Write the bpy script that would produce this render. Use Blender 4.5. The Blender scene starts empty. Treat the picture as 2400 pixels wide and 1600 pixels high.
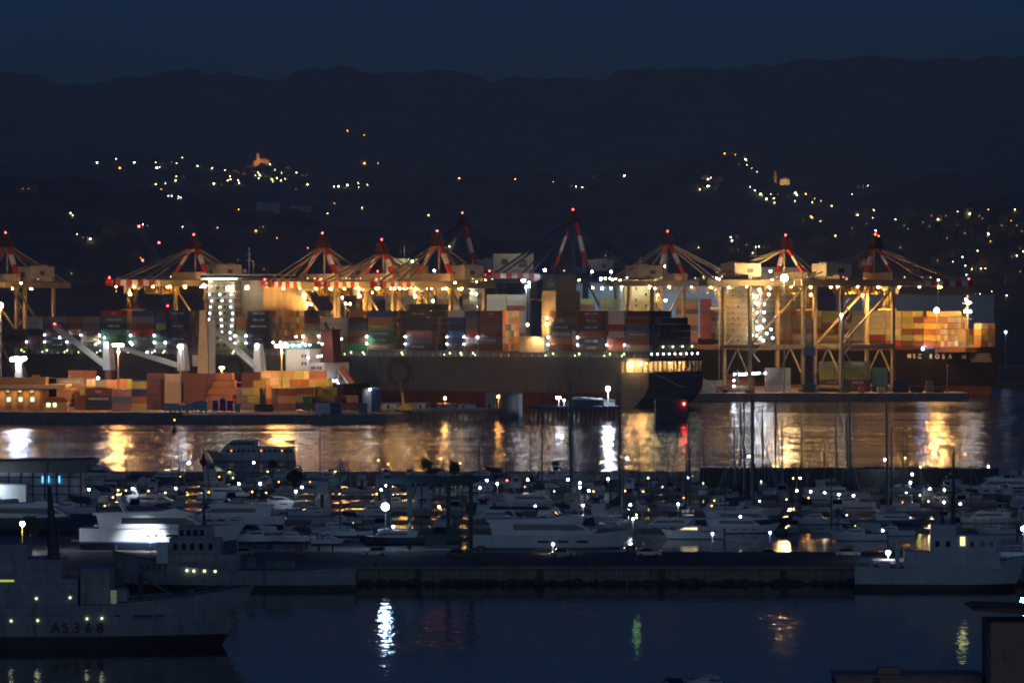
import bpy, math, random
from mathutils import Vector, Matrix
from mathutils.bvhtree import BVHTree
R = math.radians
SC = bpy.context.scene
COL = SC.collection
rng = random.Random(7)
H, F, YH = 45.0, 10000.0, 715.0      # eye height, focal length in photo pixels, row of the horizon

def P(px, py, Y):
    return Vector(((px - 1200) * Y / F, Y, H - (py - YH) * Y / F))
def XP(px, Y): return (px - 1200) * Y / F
def ZP(py, Y): return H - (py - YH) * Y / F
def YZ(py, z): return (H - z) * F / (py - YH)

# ---------------------------------------------------------------- materials
_m = {}
def nt(name):
    m = bpy.data.materials.new(name); m.use_nodes = True
    return m, m.node_tree.nodes, m.node_tree.links, m.node_tree.nodes['Principled BSDF']
def mat(name, col=None, rough=.55, metal=0., var=.25, scale=.6, bump=0., src=None, plates=None):
    if name in _m: return _m[name]
    m, n, l, b = nt(name)
    b.inputs['Roughness'].default_value = rough; b.inputs['Metallic'].default_value = metal
    tc = n.new('ShaderNodeTexCoord')
    a = n.new('ShaderNodeTexNoise'); a.inputs['Scale'].default_value = scale; a.inputs['Detail'].default_value = 5
    l.new(tc.outputs['Object'], a.inputs['Vector'])
    mp = n.new('ShaderNodeMapping'); mp.inputs['Scale'].default_value = (1, 1, .12); l.new(tc.outputs['Object'], mp.inputs['Vector'])
    s = n.new('ShaderNodeTexNoise'); s.inputs['Scale'].default_value = scale * 4; s.inputs['Detail'].default_value = 3; l.new(mp.outputs[0], s.inputs['Vector'])
    ad = n.new('ShaderNodeMath'); ad.operation = 'ADD'; l.new(a.outputs['Fac'], ad.inputs[0]); l.new(s.outputs['Fac'], ad.inputs[1])
    r = n.new('ShaderNodeMapRange'); r.inputs['From Min'].default_value = .6; r.inputs['From Max'].default_value = 1.4
    r.inputs['To Min'].default_value = 1 - var; r.inputs['To Max'].default_value = 1 + var * .6; l.new(ad.outputs[0], r.inputs['Value'])
    mx = n.new('ShaderNodeMix'); mx.data_type = 'RGBA'; mx.blend_type = 'MULTIPLY'; mx.inputs[0].default_value = 1
    if src == 'obj':
        oi = n.new('ShaderNodeObjectInfo'); l.new(oi.outputs['Color'], mx.inputs[6])
    elif src == 'attr':
        at = n.new('ShaderNodeAttribute'); at.attribute_name = 'Col'; l.new(at.outputs['Color'], mx.inputs[6])
    else: mx.inputs[6].default_value = (*col, 1)
    l.new(r.outputs[0], mx.inputs[7]); res = mx.outputs[2]
    if plates:                              # welded plate seams and rust runs on the hull sides
        m2 = n.new('ShaderNodeMapping'); m2.inputs['Rotation'].default_value = (R(-90), 0, 0); l.new(tc.outputs['Object'], m2.inputs[0])
        bk = n.new('ShaderNodeTexBrick'); bk.inputs['Color1'].default_value = (1, 1, 1, 1); bk.inputs['Color2'].default_value = (.8, .8, .82, 1); bk.inputs['Mortar'].default_value = (.55, .5, .47, 1)
        bk.inputs['Scale'].default_value = 1; bk.inputs['Brick Width'].default_value = plates * 3.4; bk.inputs['Row Height'].default_value = plates; bk.inputs['Mortar Size'].default_value = plates * .03; l.new(m2.outputs[0], bk.inputs['Vector'])
        m3 = n.new('ShaderNodeMapping'); m3.inputs['Scale'].default_value = (1.4 / plates, 1.4 / plates, .09 / plates); l.new(tc.outputs['Object'], m3.inputs[0])
        rn = n.new('ShaderNodeTexNoise'); rn.inputs['Scale'].default_value = 1; rn.inputs['Detail'].default_value = 2; l.new(m3.outputs[0], rn.inputs['Vector'])
        rr = n.new('ShaderNodeValToRGB'); rr.color_ramp.elements[0].position = .6; rr.color_ramp.elements[1].position = .75; rr.color_ramp.elements[0].color = (1, 1, 1, 1); rr.color_ramp.elements[1].color = (.62, .42, .3, 1); l.new(rn.outputs['Fac'], rr.inputs[0])
        for src_ in (bk.outputs['Color'], rr.outputs[0]):
            q = n.new('ShaderNodeMix'); q.data_type = 'RGBA'; q.blend_type = 'MULTIPLY'; q.inputs[0].default_value = 1; l.new(res, q.inputs[6]); l.new(src_, q.inputs[7]); res = q.outputs[2]
    l.new(res, b.inputs['Base Color'])
    if bump:
        bp = n.new('ShaderNodeBump'); bp.inputs['Strength'].default_value = bump; l.new(s.outputs['Fac'], bp.inputs['Height']); l.new(bp.outputs[0], b.inputs['Normal'])
    _m[name] = m; return m
def emit(col, s):
    k = ('e', tuple(round(c, 3) for c in col), s)
    if k in _m: return _m[k]
    m = bpy.data.materials.new('lamp_glow'); m.use_nodes = True; n = m.node_tree.nodes; n.clear()
    e = n.new('ShaderNodeEmission'); e.inputs[0].default_value = (*col, 1); e.inputs[1].default_value = s
    o = n.new('ShaderNodeOutputMaterial'); m.node_tree.links.new(e.outputs[0], o.inputs[0])
    _m[k] = m; return m
WHITE = (.80, .88, 1.); WARM = (1., .55, .2); YEL = (1., .72, .32); RED = (1., .04, .03); GRN = (.45, 1., .25); BLU = (.35, .55, 1.); ORG = (1., .38, .07)
LC = dict(w=WHITE, y=YEL, o=ORG, g=(.8, 1., .42), b=BLU, r=RED, G=GRN, W=WARM)
cream = mat('cream_paint', (.6, .53, .38)); shadecream = mat('shadowed_house_cream', (.34, .29, .19), .7, scale=.2, var=.4, plates=2.9); cranepaint = mat('crane_paint', (.34, .28, .19), .6, var=.35); white = mat('white_paint', (.72, .74, .74), .35, var=.12); dwhite = mat('dull_white_paint', (.5, .53, .55), .5)  # ship house walls: cream with shadow put into the colour
red = mat('red_paint', (.50, .035, .02)); grey = mat('grey_paint', (.22, .22, .22)); dgrey = mat('dark_grey_paint', (.06, .065, .07))
navy = mat('navy_paint', (.02, .05, .14)); steel = mat('galvanised_steel', (.32, .33, .33), .45, .5); black = mat('black_paint', (.015, .015, .018), .5)
glass = mat('dark_glass', (.01, .013, .018), .08, var=.05); conc = mat('concrete', (.28, .24, .21), .85, bump=.2, scale=.3, var=.45); asph = mat('asphalt', (.06, .06, .06), .9)
ochre = mat('ochre_render', (.48, .30, .12), .8); tile = mat('roof_tiles', (.22, .09, .06), .85, bump=.3, scale=2); brown = mat('brown_paint', (.2, .09, .05)); bootred = mat('antifouling_red', (.09, .02, .018), .7)
ltblue = mat('light_blue_cladding', (.33, .45, .52), .6); blue = mat('blue_paint', (.02, .09, .42), .4); yellow = mat('yellow_paint', (.62, .42, .04)); green = mat('green_paint', (.05, .2, .16)); teal = mat('teal_paint', (.008, .032, .038))
hullgrey = mat('hull_grey', (.12, .135, .155), .6, scale=.15, var=.35, plates=3.2); hullblack = mat('hull_black', (.012, .011, .011), .85, scale=.2, plates=3); hullblack.node_tree.nodes['Principled BSDF'].inputs['Specular IOR Level'].default_value = .08; letter_d = mat('dark_lettering', (.035, .035, .04), .6); letter_w = mat('white_lettering', (.75, .75, .72), .6)
navalgrey = mat('naval_grey', (.33, .35, .38), .55, scale=.4, var=.25, plates=1.4); canvas = mat('navy_canvas', (.03, .045, .09), .9); canvasw = mat('pale_canvas', (.5, .5, .48), .9); wood = mat('teak', (.22, .13, .07), .7)
alu = mat('mast_aluminium', (.10, .105, .11), .6, .2); pink = mat('pink_render', (.42, .24, .19), .85); rust = mat('rust_brown', (.13, .06, .035), .8); darkred = mat('dark_red_paint', (.06, .012, .01), .6); leaf = mat('leaves', (.035, .06, .025), .9, var=.5, scale=1.5); bark = mat('bark', (.08, .055, .04), .9)
boxpaint = mat('container_paint', None, .55, var=.28, scale=.8, src='obj'); boxattr = mat('container_paint_mass', None, .55, var=.28, scale=.8, src='attr'); boatpaint = mat('gelcoat', None, .35, src='obj', var=.15); numpaint = mat('faded_red_lettering', (.13, .05, .05), .7); carpaint = mat('car_paint', None, .25, .2, src='obj', var=.05)

# ---------------------------------------------------------------- mesh builder
class MB:
    def __init__(s): s.v = []; s.f = []; s.m = []; s.c = []
    def add(s, vs, fs, m=0):
        k = len(s.v); s.v += [tuple(v) for v in vs]; s.f += [tuple(i + k for i in f) for f in fs]; s.m += [m] * len(fs)
    def box(s, x0, x1, y0, y1, z0, z1, m=0):
        s.add([(x0, y0, z0), (x1, y0, z0), (x1, y1, z0), (x0, y1, z0), (x0, y0, z1), (x1, y0, z1), (x1, y1, z1), (x0, y1, z1)],
              [(0, 3, 2, 1), (4, 5, 6, 7), (0, 1, 5, 4), (1, 2, 6, 5), (2, 3, 7, 6), (3, 0, 4, 7)], m); return s
    def bar(s, p, q, w, h=None, m=0):
        p = Vector(p); q = Vector(q); d = (q - p).normalized(); h = h or w
        u = d.cross(Vector((0, 0, 1)))
        u = Vector((1, 0, 0)) if u.length < 1e-3 else u.normalized()
        t = u.cross(d); vs = []
        for e in (p, q):
            for a, b in ((-1, -1), (1, -1), (1, 1), (-1, 1)): vs.append(e + u * a * w / 2 + t * b * h / 2)
        s.add(vs, [(0, 1, 2, 3), (7, 6, 5, 4), (0, 4, 5, 1), (1, 5, 6, 2), (2, 6, 7, 3), (3, 7, 4, 0)], m); return s
    def striped(s, p, q, w, n, h=None, m=(0, 1)):
        p = Vector(p); q = Vector(q)
        for i in range(n): s.bar(p.lerp(q, i / n), p.lerp(q, (i + 1) / n), w, h, m[i % 2])
        return s
    def tube(s, p, q, r, r2=None, n=8, m=0):
        p = Vector(p); q = Vector(q); d = (q - p).normalized(); r2 = r if r2 is None else r2
        u = d.orthogonal().normalized(); t = d.cross(u)
        vs = [e + (u * math.cos(2 * math.pi * i / n) + t * math.sin(2 * math.pi * i / n)) * rr for e, rr in ((p, r), (q, r2)) for i in range(n)]
        s.add(vs, [(i, (i + 1) % n, n + (i + 1) % n, n + i) for i in range(n)] + [tuple(range(n))[::-1], tuple(range(n, 2 * n))], m); return s
    def path(s, pts, r, n=5, m=0):
        for a, b in zip(pts, pts[1:]): s.tube(a, b, r, n=n, m=m)
        return s
    def prism(s, pts, z0, z1, m=0):
        n = len(pts); s.add([(x, y, z0) for x, y in pts] + [(x, y, z1) for x, y in pts],
              [tuple(range(n))[::-1], tuple(range(n, 2 * n))] + [(i, (i + 1) % n, n + (i + 1) % n, n + i) for i in range(n)], m); return s
    def prof(s, pts, hw, m=0):        # side profile (x, z) extruded across; hw a number or f(x, z)
        n = len(pts); g = hw if callable(hw) else (lambda x, z: hw)
        s.add([(x, -g(x, z), z) for x, z in pts] + [(x, g(x, z), z) for x, z in pts],
              [tuple(range(n)), tuple(range(n, 2 * n))[::-1]] + [(i, n + i, n + (i + 1) % n, (i + 1) % n) for i in range(n)], m); return s
    def ball(s, c, r, m=0, nu=8, nv=5, sz=1.):
        vs = [(c[0], c[1], c[2] + r * sz)]; fs = []
        for j in range(1, nv):
            a = math.pi * j / nv
            for i in range(nu):
                b = 2 * math.pi * i / nu; vs.append((c[0] + r * math.sin(a) * math.cos(b), c[1] + r * math.sin(a) * math.sin(b), c[2] + r * sz * math.cos(a)))
        vs.append((c[0], c[1], c[2] - r * sz)); k = len(vs) - 1
        for i in range(nu):
            fs.append((0, 1 + i, 1 + (i + 1) % nu)); fs.append((k, k - nu + (i + 1) % nu, k - nu + i))
            for j in range(nv - 2): fs.append((1 + j * nu + i, 1 + (j + 1) * nu + i, 1 + (j + 1) * nu + (i + 1) % nu, 1 + j * nu + (i + 1) % nu))
        s.add(vs, fs, m); return s
    def merge(s, o, M=None):
        k = len(s.v); s.v += [tuple(M @ Vector(v)) if M else v for v in o.v]; s.f += [tuple(i + k for i in f) for f in o.f]; s.m += o.m; return s
    def mesh(s, name, mats):
        me = bpy.data.meshes.new(name); me.from_pydata(s.v, [], s.f)
        for m in (mats if isinstance(mats, (list, tuple)) else [mats]): me.materials.append(m)
        if any(s.m): me.polygons.foreach_set('material_index', s.m)
        me.update(); return me
    def build(s, name, mats, parent=None, loc=(0, 0, 0), rz=0., fix=True):
        me = s.mesh(name, mats)
        if fix:
            import bmesh
            b = bmesh.new(); b.from_mesh(me); bmesh.ops.recalc_face_normals(b, faces=b.faces); b.to_mesh(me); b.free()
        return link(name, me, parent, loc, rz)
def link(name, me, parent=None, loc=(0, 0, 0), rz=0.):
    o = bpy.data.objects.new(name, me); COL.objects.link(o); o.location = loc; o.rotation_euler = (0, 0, rz)
    if parent is not None: o.parent = parent
    return o
def tag(o, label=None, cat=None, group=None, kind=None):
    if label: o['label'] = label
    if cat: o['category'] = cat
    if group: o['group'] = group
    if kind: o['kind'] = kind
    return o
def thing(name, label, cat, loc=(0, 0, 0), rz=0., group=None):
    return tag(link(name, None, None, loc, rz), label, cat, group)
KIDS = {}
def tree_of(root):
    return [(c, [g for g in COL.objects if g.parent == c]) for c in COL.objects if c.parent == root]
def dup(root, loc, rz=0., sc=1., label=None, group=None):
    if root.name not in KIDS: KIDS[root.name] = tree_of(root)
    r = root.copy(); COL.objects.link(r); r.location = loc; r.rotation_euler = (0, 0, rz)
    r.scale = (sc, sc, sc) if not isinstance(sc, tuple) else sc
    if label: r['label'] = label
    if group: r['group'] = group
    for ch, gs in KIDS[root.name]:
        c = ch.copy(); COL.objects.link(c); c.parent = r
        for g in gs:
            d = g.copy(); COL.objects.link(d); d.parent = c
    return r
_ball = {}
def lamp(parent, loc, col=WHITE, s=30., r=.4, name='lamp'):
    k = (tuple(col), s, r)
    if k not in _ball: _ball[k] = MB().ball((0, 0, 0), r, nu=6, nv=4).mesh('lamp', emit(col, s))
    return link(name, _ball[k], parent, loc)
def light(loc, power, col=WARM, r=.6, aim=None, spot=150, pt=False):
    loc = Vector(loc); spot = None if pt else spot
    if aim is None: aim = loc + Vector((0, .25, -1))
    d = bpy.data.lights.new('lamp_light', 'SPOT' if spot else 'POINT'); d.energy = power; d.color = col; d.shadow_soft_size = r
    o = bpy.data.objects.new('lamp_light', d); COL.objects.link(o); o.location = loc
    if spot:
        d.spot_size = R(spot); d.spot_blend = .5
        o.rotation_euler = (Vector(aim) - Vector(loc)).to_track_quat('-Z', 'Y').to_euler()
    return o
_txt = {}
def text_mesh(s, size, m, bold=.0):
    k = (s, size, m.name)
    if k in _txt: return _txt[k]
    c = bpy.data.curves.new('lettering', 'FONT'); c.body = s; c.size = size; c.extrude = .02; c.offset = bold; c.align_x = 'CENTER'; c.align_y = 'CENTER'; c.resolution_u = 5
    o = bpy.data.objects.new('t', c); COL.objects.link(o); dg = bpy.context.evaluated_depsgraph_get(); dg.update()
    me = bpy.data.meshes.new_from_object(o.evaluated_get(dg)); me.materials.clear(); me.materials.append(m)
    bpy.data.objects.remove(o); _txt[k] = me; return me
def letters(s, size, m, parent, loc, rz=0., bold=.0, name='lettering'):
    """upright text facing local -y (before rz)"""
    o = link(name, text_mesh(s, size, m, bold), parent, loc); o.rotation_euler = (R(90), 0, rz); return o
ORD = ['lowest', 'second', 'third', 'fourth', 'fifth', 'sixth', 'seventh', 'eighth', 'ninth', 'tenth']
NTH = ['first', 'second', 'third', 'fourth', 'fifth', 'sixth', 'seventh', 'eighth', 'ninth', 'tenth', 'eleventh', 'twelfth', 'thirteenth', 'fourteenth', 'fifteenth', 'sixteenth', 'seventeenth', 'eighteenth', 'nineteenth', 'twentieth', 'twenty-first', 'twenty-second', 'twenty-third', 'twenty-fourth', 'twenty-fifth', 'twenty-sixth', 'twenty-seventh', 'twenty-eighth', 'twenty-ninth', 'thirtieth', 'thirty-first', 'thirty-second', 'thirty-third', 'thirty-fourth', 'thirty-fifth', 'thirty-sixth', 'thirty-seventh', 'thirty-eighth', 'thirty-ninth', 'fortieth']

# ---------------------------------------------------------------- camera, sky, render settings
cam = bpy.data.cameras.new('camera'); co = bpy.data.objects.new('camera', cam); COL.objects.link(co); SC.camera = co
co.location = (0, 0, H); co.rotation_euler = (R(90), 0, 0); cam.sensor_width = 36; cam.lens = 36 * F / 2400; cam.shift_y = -(800 - YH) / 2400
cam.clip_start = 1; cam.clip_end = 40000
SC.view_settings.view_transform = 'Standard'; SC.view_settings.look = 'None'; SC.view_settings.exposure = .4; SC.view_settings.gamma = 1
w = bpy.data.worlds.new('World'); SC.world = w; w.use_nodes = True; wn = w.node_tree.nodes; wl = w.node_tree.links
bg = wn['Background']; sky = wn.new('ShaderNodeTexSky'); sky.sky_type = 'NISHITA'; sky.sun_disc = False
sky.sun_elevation = R(-5.0); sky.sun_rotation = R(180); sky.air_density = 1.; sky.dust_density = 1.; sky.ozone_density = 3.
wl.new(sky.outputs[0], bg.inputs[0]); bg.inputs[1].default_value = SKY_STRENGTH if 'SKY_STRENGTH' in globals() else .15
C = SC.cycles
C.use_denoising = True; C.max_bounces = 5; C.diffuse_bounces = 2; C.glossy_bounces = 3; C.transmission_bounces = 2; C.volume_bounces = 0
C.sample_clamp_indirect = 2.; C.use_light_tree = True; C.caustics_reflective = False; C.caustics_refractive = False
C.filter_width = 1.9
# sky tint: the deep blue of late dusk
tn = wn.new('ShaderNodeMix'); tn.data_type = 'RGBA'; tn.blend_type = 'MULTIPLY'; tn.inputs[0].default_value = 1
tn.inputs[7].default_value = (.10, .57, 2.15, 1); sky.sun_elevation = R(3); bg.inputs[1].default_value = .0165
sd = bpy.data.lights.new('afterglow', 'SUN'); sd.energy = .12; sd.angle = R(40); sd.color = (.66, .86, 1); so_ = bpy.data.objects.new('afterglow', sd); COL.objects.link(so_); so_.rotation_euler = (R(78), 0, R(8))
wl.new(sky.outputs[0], tn.inputs[6]); wl.new(tn.outputs[2], bg.inputs[0])

# ---------------------------------------------------------------- water
def water(name, r0, r1, bump, scl, polys, swell=0):
    m, n, l, b = nt(name)
    b.inputs['Base Color'].default_value = (.004, .009, .016, 1); b.inputs['IOR'].default_value = 1.33
    tc = n.new('ShaderNodeTexCoord')
    def noise(sx, sy, det=3):
        mp = n.new('ShaderNodeMapping'); mp.inputs['Scale'].default_value = (sx, sy, 1); l.new(tc.outputs['Object'], mp.inputs[0])
        t = n.new('ShaderNodeTexNoise'); t.inputs['Scale'].default_value = 1; t.inputs['Detail'].default_value = det; l.new(mp.outputs[0], t.inputs['Vector']); return t
    a = noise(.003, .022, 4); mr = n.new('ShaderNodeMapRange'); mr.inputs['From Min'].default_value = .38; mr.inputs['From Max'].default_value = .62
    mr.inputs['To Min'].default_value = r0; mr.inputs['To Max'].default_value = r1; l.new(a.outputs['Fac'], mr.inputs[0]); l.new(mr.outputs[0], b.inputs['Roughness'])
    c = noise(.5 * scl, .14 * scl, 4); bp = n.new('ShaderNodeBump'); bp.inputs['Strength'].default_value = 1; bp.inputs['Distance'].default_value = bump
    l.new(c.outputs['Fac'], bp.inputs['Height']); l.new(bp.outputs[0], b.inputs['Normal'])
    if swell:
        d_ = noise(.11, .028, 2); b2 = n.new('ShaderNodeBump'); b2.inputs['Strength'].default_value = 1; b2.inputs['Distance'].default_value = swell; l.new(d_.outputs['Fac'], b2.inputs['Height']); l.new(b2.outputs[0], bp.inputs['Normal'])
    mb = MB()
    for p in polys: mb.add([(x, y, 0) for x, y in p], [tuple(range(len(p)))])
    return tag(mb.build(name, m), kind='structure')
water('bay_water', .08, .2, .17, 1, [[(-9000, 1120), (9000, 1120), (9000, 15000), (-9000, 15000)]], 1.1)
water('harbour_water', .02, .05, .08, 1.3, [[(-9000, -500), (9000, -500), (9000, 1120), (-9000, 1120)]])
# sea bed under the water sheets
tag(MB().box(-9000, 9000, -500, 15000, -9, -8).build('sea_bed', asph), kind='structure')

# ---------------------------------------------------------------- hills
from mathutils import noise as mn
hm, hn, hl, hb = nt('hill_woods')
tc = hn.new('ShaderNodeTexCoord'); a = hn.new('ShaderNodeTexNoise'); a.inputs['Scale'].default_value = .012; a.inputs['Detail'].default_value = 8
hl.new(tc.outputs['Object'], a.inputs['Vector']); cr = hn.new('ShaderNodeValToRGB'); cr.color_ramp.elements[0].color = (.04, .06, .045, 1); cr.color_ramp.elements[1].color = (.2, .17, .13, 1)
cr.color_ramp.elements[0].position = .35; cr.color_ramp.elements[1].position = .7; hl.new(a.outputs['Fac'], cr.inputs[0]); hl.new(cr.outputs[0], hb.inputs['Base Color']); hb.inputs['Roughness'].default_value = .95
def interp(pts, x):
    if x <= pts[0][0]: return pts[0][1]
    for (a, b), (c, d) in zip(pts, pts[1:]):
        if x <= c:
            t = (x - a) / (c - a); t = t * t * (3 - 2 * t); return b + (d - b) * t
    return pts[-1][1]
hv, hf = [], []
def ridge(name, yc, yf, crest, rough, seed):
    mb = MB(); nx, nr = 520, 26; vs = []
    for i in range(nx + 1):
        px = -700 + 3800 * i / nx
        for j in range(nr + 1):
            s = j / (nr - 4); Y = yf + (yc - yf) * s
            X = XP(px, yc) * (.75 + .25 * Y / yc)
            zc = ZP(interp(crest, px), yc)
            z = -12 + (zc + 12) * (s ** .8 if s <= 1 else 1 - (s - 1) * 1.5)
            k = max(0., 1 - abs(s - 1) * 1.6) if s > .6 else .36 + .3 * s
            z += rough * (1.2 - .8 * (s > .86)) * min(1, s * 3) * mn.fractal(Vector((X / 520, Y / 520, seed)), 1., 2., 6)
            z += 10 * mn.noise(Vector((X / 55, Y / 60, seed + 3))) + 5 * mn.noise(Vector((X / 19, Y / 30, seed + 8)))
            vs.append((X, Y, z))
    fs = [(i * (nr + 1) + j, (i + 1) * (nr + 1) + j, (i + 1) * (nr + 1) + j + 1, i * (nr + 1) + j + 1) for i in range(nx) for j in range(nr)]
    mb.add(vs, fs); k = len(hv); hv.extend(vs); hf.extend([tuple(a + k for a in f) for f in fs])
    o = mb.build(name, hm); tag(o, kind='structure'); o.data.polygons.foreach_set('use_smooth', [True] * len(o.data.polygons))
ridge('mountain_range', 9500, 7000, [(-700, 120), (-200, 140), (0, 163), (60, 168), (190, 202), (300, 180), (420, 162), (520, 172), (640, 185), (720, 160), (800, 155), (900, 168), (1010, 166), (1100, 172), (1160, 190), (1200, 178), (1260, 188), (1400, 188), (1470, 162), (1560, 160), (1700, 163), (1800, 155), (1900, 140), (2000, 133), (2200, 136), (2400, 132), (3000, 120)], 9, 1)
ridge('village_hills', 6500, 4900, [(-700, 360), (0, 380), (200, 368), (350, 370), (450, 385), (550, 392), (612, 388), (660, 390), (720, 405), (800, 425), (950, 440), (1100, 415), (1300, 400), (1500, 400), (1650, 372), (1700, 352), (1760, 380), (1830, 425), (1950, 440), (2100, 430), (2250, 410), (2400, 375), (3100, 330)], 10, 5)
ridge('coastal_hills', 4300, 2980, [(-700, 400), (0, 410), (150, 412), (380, 445), (600, 500), (850, 530), (1100, 560), (1400, 565), (1700, 545), (2000, 525), (2200, 505), (2400, 470), (3100, 420)], 9, 9)
tag(MB().box(-3500, 3500, 2700, 3100, -5, 1.6).build('coastal_plain', asph), kind='structure')
bvh = BVHTree.FromPolygons(hv, hf)
def on_hill(px, py):
    d = P(px, py, 1000) - Vector((0, 0, H)); h = bvh.ray_cast(Vector((0, 0, H)), d.normalized())
    return h[0]

# ---- lights of the villages: street lamps and houses
def conv(s, ox, oy, k):
    out = []
    for t in s.split():
        a = t.split(','); out.append((ox + float(a[0]) / k, oy + float(a[1]) / k, a[2] if len(a) > 2 else 'w'))
    return out
VL = conv('536,238,y 641,223,y 662,268,o 742,239,g 860,242,g 866,268,w 880,268,w 975,247,g 1005,215,g 1090,261,g 1242,284,g 1308,297,g 1329,300,g 1352,288,g 1399,289,g 1375,318,g 1366,305,g 1490,251,g 1566,277,y 1553,300,y 1620,292,g 1635,299,g 1640,307,y 1649,312,y 1689,312,g 1527,328,y 1549,342,g 1572,333,y 1695,363,g 969,342,g 860,362,g 891,390,o 930,428,w 948,428,w 986,432,w 984,443,y 998,438,w 142,390,w 147,391,w 157,391,o 1147,367,y 1180,359,g 1256,342,y 1313,341,y 1843,374,g 1866,373,g 1915,367,g 1976,357,y 1978,379,g 2027,366,y 2003,246,o 2010,246,o 2085,246,o 1916,66,o 2008,90,o 402,537,g 427,640,y 658,583,b 789,586,y 1008,600,y 1201,605,o 1412,621,o 1806,523,y 1434,312,g 1462,326,b 1170,273,g', 0, 280, 2.352)
VL += conv('256,470,o 698,477,o 900,503,o 997,496,o 1176,535,y 1225,541,y 1316,447,g 1557,450,g 2150,558,y 2215,478,y 2235,466,y 2210,533,g 2224,531,g 1432,1087,g 1857,1050,g 2140,1020,y', 1000, 280, 3.36)
VL += conv('287,124,o 362,132,o 433,163,g 441,202,g 476,224,o 510,250,b 463,354,g 497,377,g 535,404,g 548,412,o 576,436,y 606,401,g 627,433,g 632,462,o 728,416,g 775,396,g 788,409,g 771,450,g 847,402,o 893,460,g 908,433,o 951,449,o 1025,484,y 1165,403,g 1270,347,w 1278,347,w 880,555,o 890,565,o 948,588,y 1308,566,g 1465,577,y 1545,549,o 1788,558,o 1811,569,w 1858,566,g 1945,551,g 2255,632,y 1912,636,o 1920,636,o 1943,672,y 2104,680,y 330,702,y 338,725,y 374,783,w 441,768,y 503,769,y 527,766,g 480,811,y 1050,692,y 966,714,y 690,768,y 1335,690,o 1348,693,o 1327,657,w 2030,797,g 2117,795,y 2092,838,g 2168,851,g 1860,872,w 1971,862,b 1945,900,w 2025,903,g 1989,923,y 2054,919,y 2083,919,y 2119,916,y 2162,917,g 2170,917,y 2241,934,y 2290,922,y 2303,934,y 2095,988,y 2253,1004,y 2280,1004,y 2045,1094,y 2230,1104,y 1276,892,y 1757,867,o 2283,823,g 2343,802,g 2118,730,o 2300,830,g', 1600, 320, 2.94)
for i in range(14): VL.append((2400 - abs(rng.gauss(0, 150)), 590 + rng.uniform(-60, 130), rng.choice('yyogyw')))
for i in range(18): VL.append((rng.uniform(2000, 2400), 515 + rng.gauss(0, 14), rng.choice('yyogg')))
for i in range(14): VL.append((rng.gauss(600, 75), 412 + rng.uniform(-14, 22), rng.choice('ggyy')))
for i in range(22): VL.append((rng.uniform(60, 1100), rng.uniform(400, 700), rng.choice('yoog')))
GN = dict(w='white', y='yellow', o='orange', g='greenish', b='bluish', r='red')
def streetlamp_proto(c, s, r=1.1, h=7):
    t = thing('street_lamp', 'x', 'street lamp')
    MB().tube((0, 0, -6), (0, 0, h), .14, .09, 6).bar((0, 0, h), (0, -1.2, h + .1), .12).build('pole', steel, t)
    lamp(t, (0, -1.2, h), c, s, r); return t
sl = {}
def cluster(px, py):
    if py < 320: return 'high on the dark mountainside'
    if px < 330: return 'of the village left of the church' if px > 200 else 'on the near dark slope by itself'
    if py > 480 and px < 1200: return 'low on the slope behind the cranes'
    if px < 900: return 'of the village around the lit church tower'
    if px < 1640: return 'scattered in the middle of the dark slope'
    if px < 1960 and py < 500: return 'of the village stepping down past the floodlit chapel'
    if px > 2180 and py > 590: return 'of the waterfront town behind the ship bow'
    return 'of the hillside suburb above the tall gantry crane'
for i, (px, py, c) in enumerate(VL):
    p = on_hill(px, py)
    if p is None: continue
    if c not in sl: sl[c] = streetlamp_proto(LC[c], 24 if c != 'o' else 14); root = sl[c]; root['group'] = ''; new = root; new.location = p + Vector((0, -3, -7))
    else: ls = rng.choice((.26, .32, .38, .46, .66)) * p.y / 4800; new = dup(sl[c], p + Vector((0, -3, 1.2 - 7 * ls)), 0, ls)
    cl = cluster(px, py)
    new['label'] = f'{GN[c]} street lamp {cl}'; new['group'] = f'{GN[c]} lamps {cl}'
# houses
def house(w, d, h, wallm, lit):
    t = thing('hillside_house', 'x', 'house')
    MB().box(-w / 2, w / 2, -d / 2, d / 2, -6, h).build('wall', wallm, t)
    MB().prof([(-w / 2 - .5, h), (0, h + w * .22), (w / 2 + .5, h)], d / 2 + .5).build('roof', tile, t)
    for x in (-.28, 0, .28):
        for z in range(int(h // 3)):
            MB().box(x * w - .55, x * w + .55, -d / 2 - .08, -d / 2 - .03, z * 3 + 1, z * 3 + 2.5).build('window', emit(LC['y'], .5) if lit and x == 0 and z == 1 else glass, t)
    return t
hwall = mat('old_render', (.2, .18, .15), .9); hp = [house(11, 9, 6, hwall, True), house(14, 10, 9, brown, True), house(18, 10, 6, hwall, False), house(9, 9, 9, mat('dim_ochre_render', (.2, .13, .06), .9), False)]
HN = ['low cream', 'tall pink', 'long pale', 'narrow ochre']; first = [True] * 4
spots = [(px + rng.uniform(-22, 22), py + rng.uniform(-3, 9)) for px, py, c in VL if (350 < py < 460 or py > 500) and rng.random() < .62]
spots += [(2270 + rng.uniform(-60, 130), 600 + rng.uniform(-70, 40)) for _ in range(16)] + [(2100 + rng.uniform(-120, 250), 530 + rng.uniform(-25, 25)) for _ in range(14)]
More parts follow.
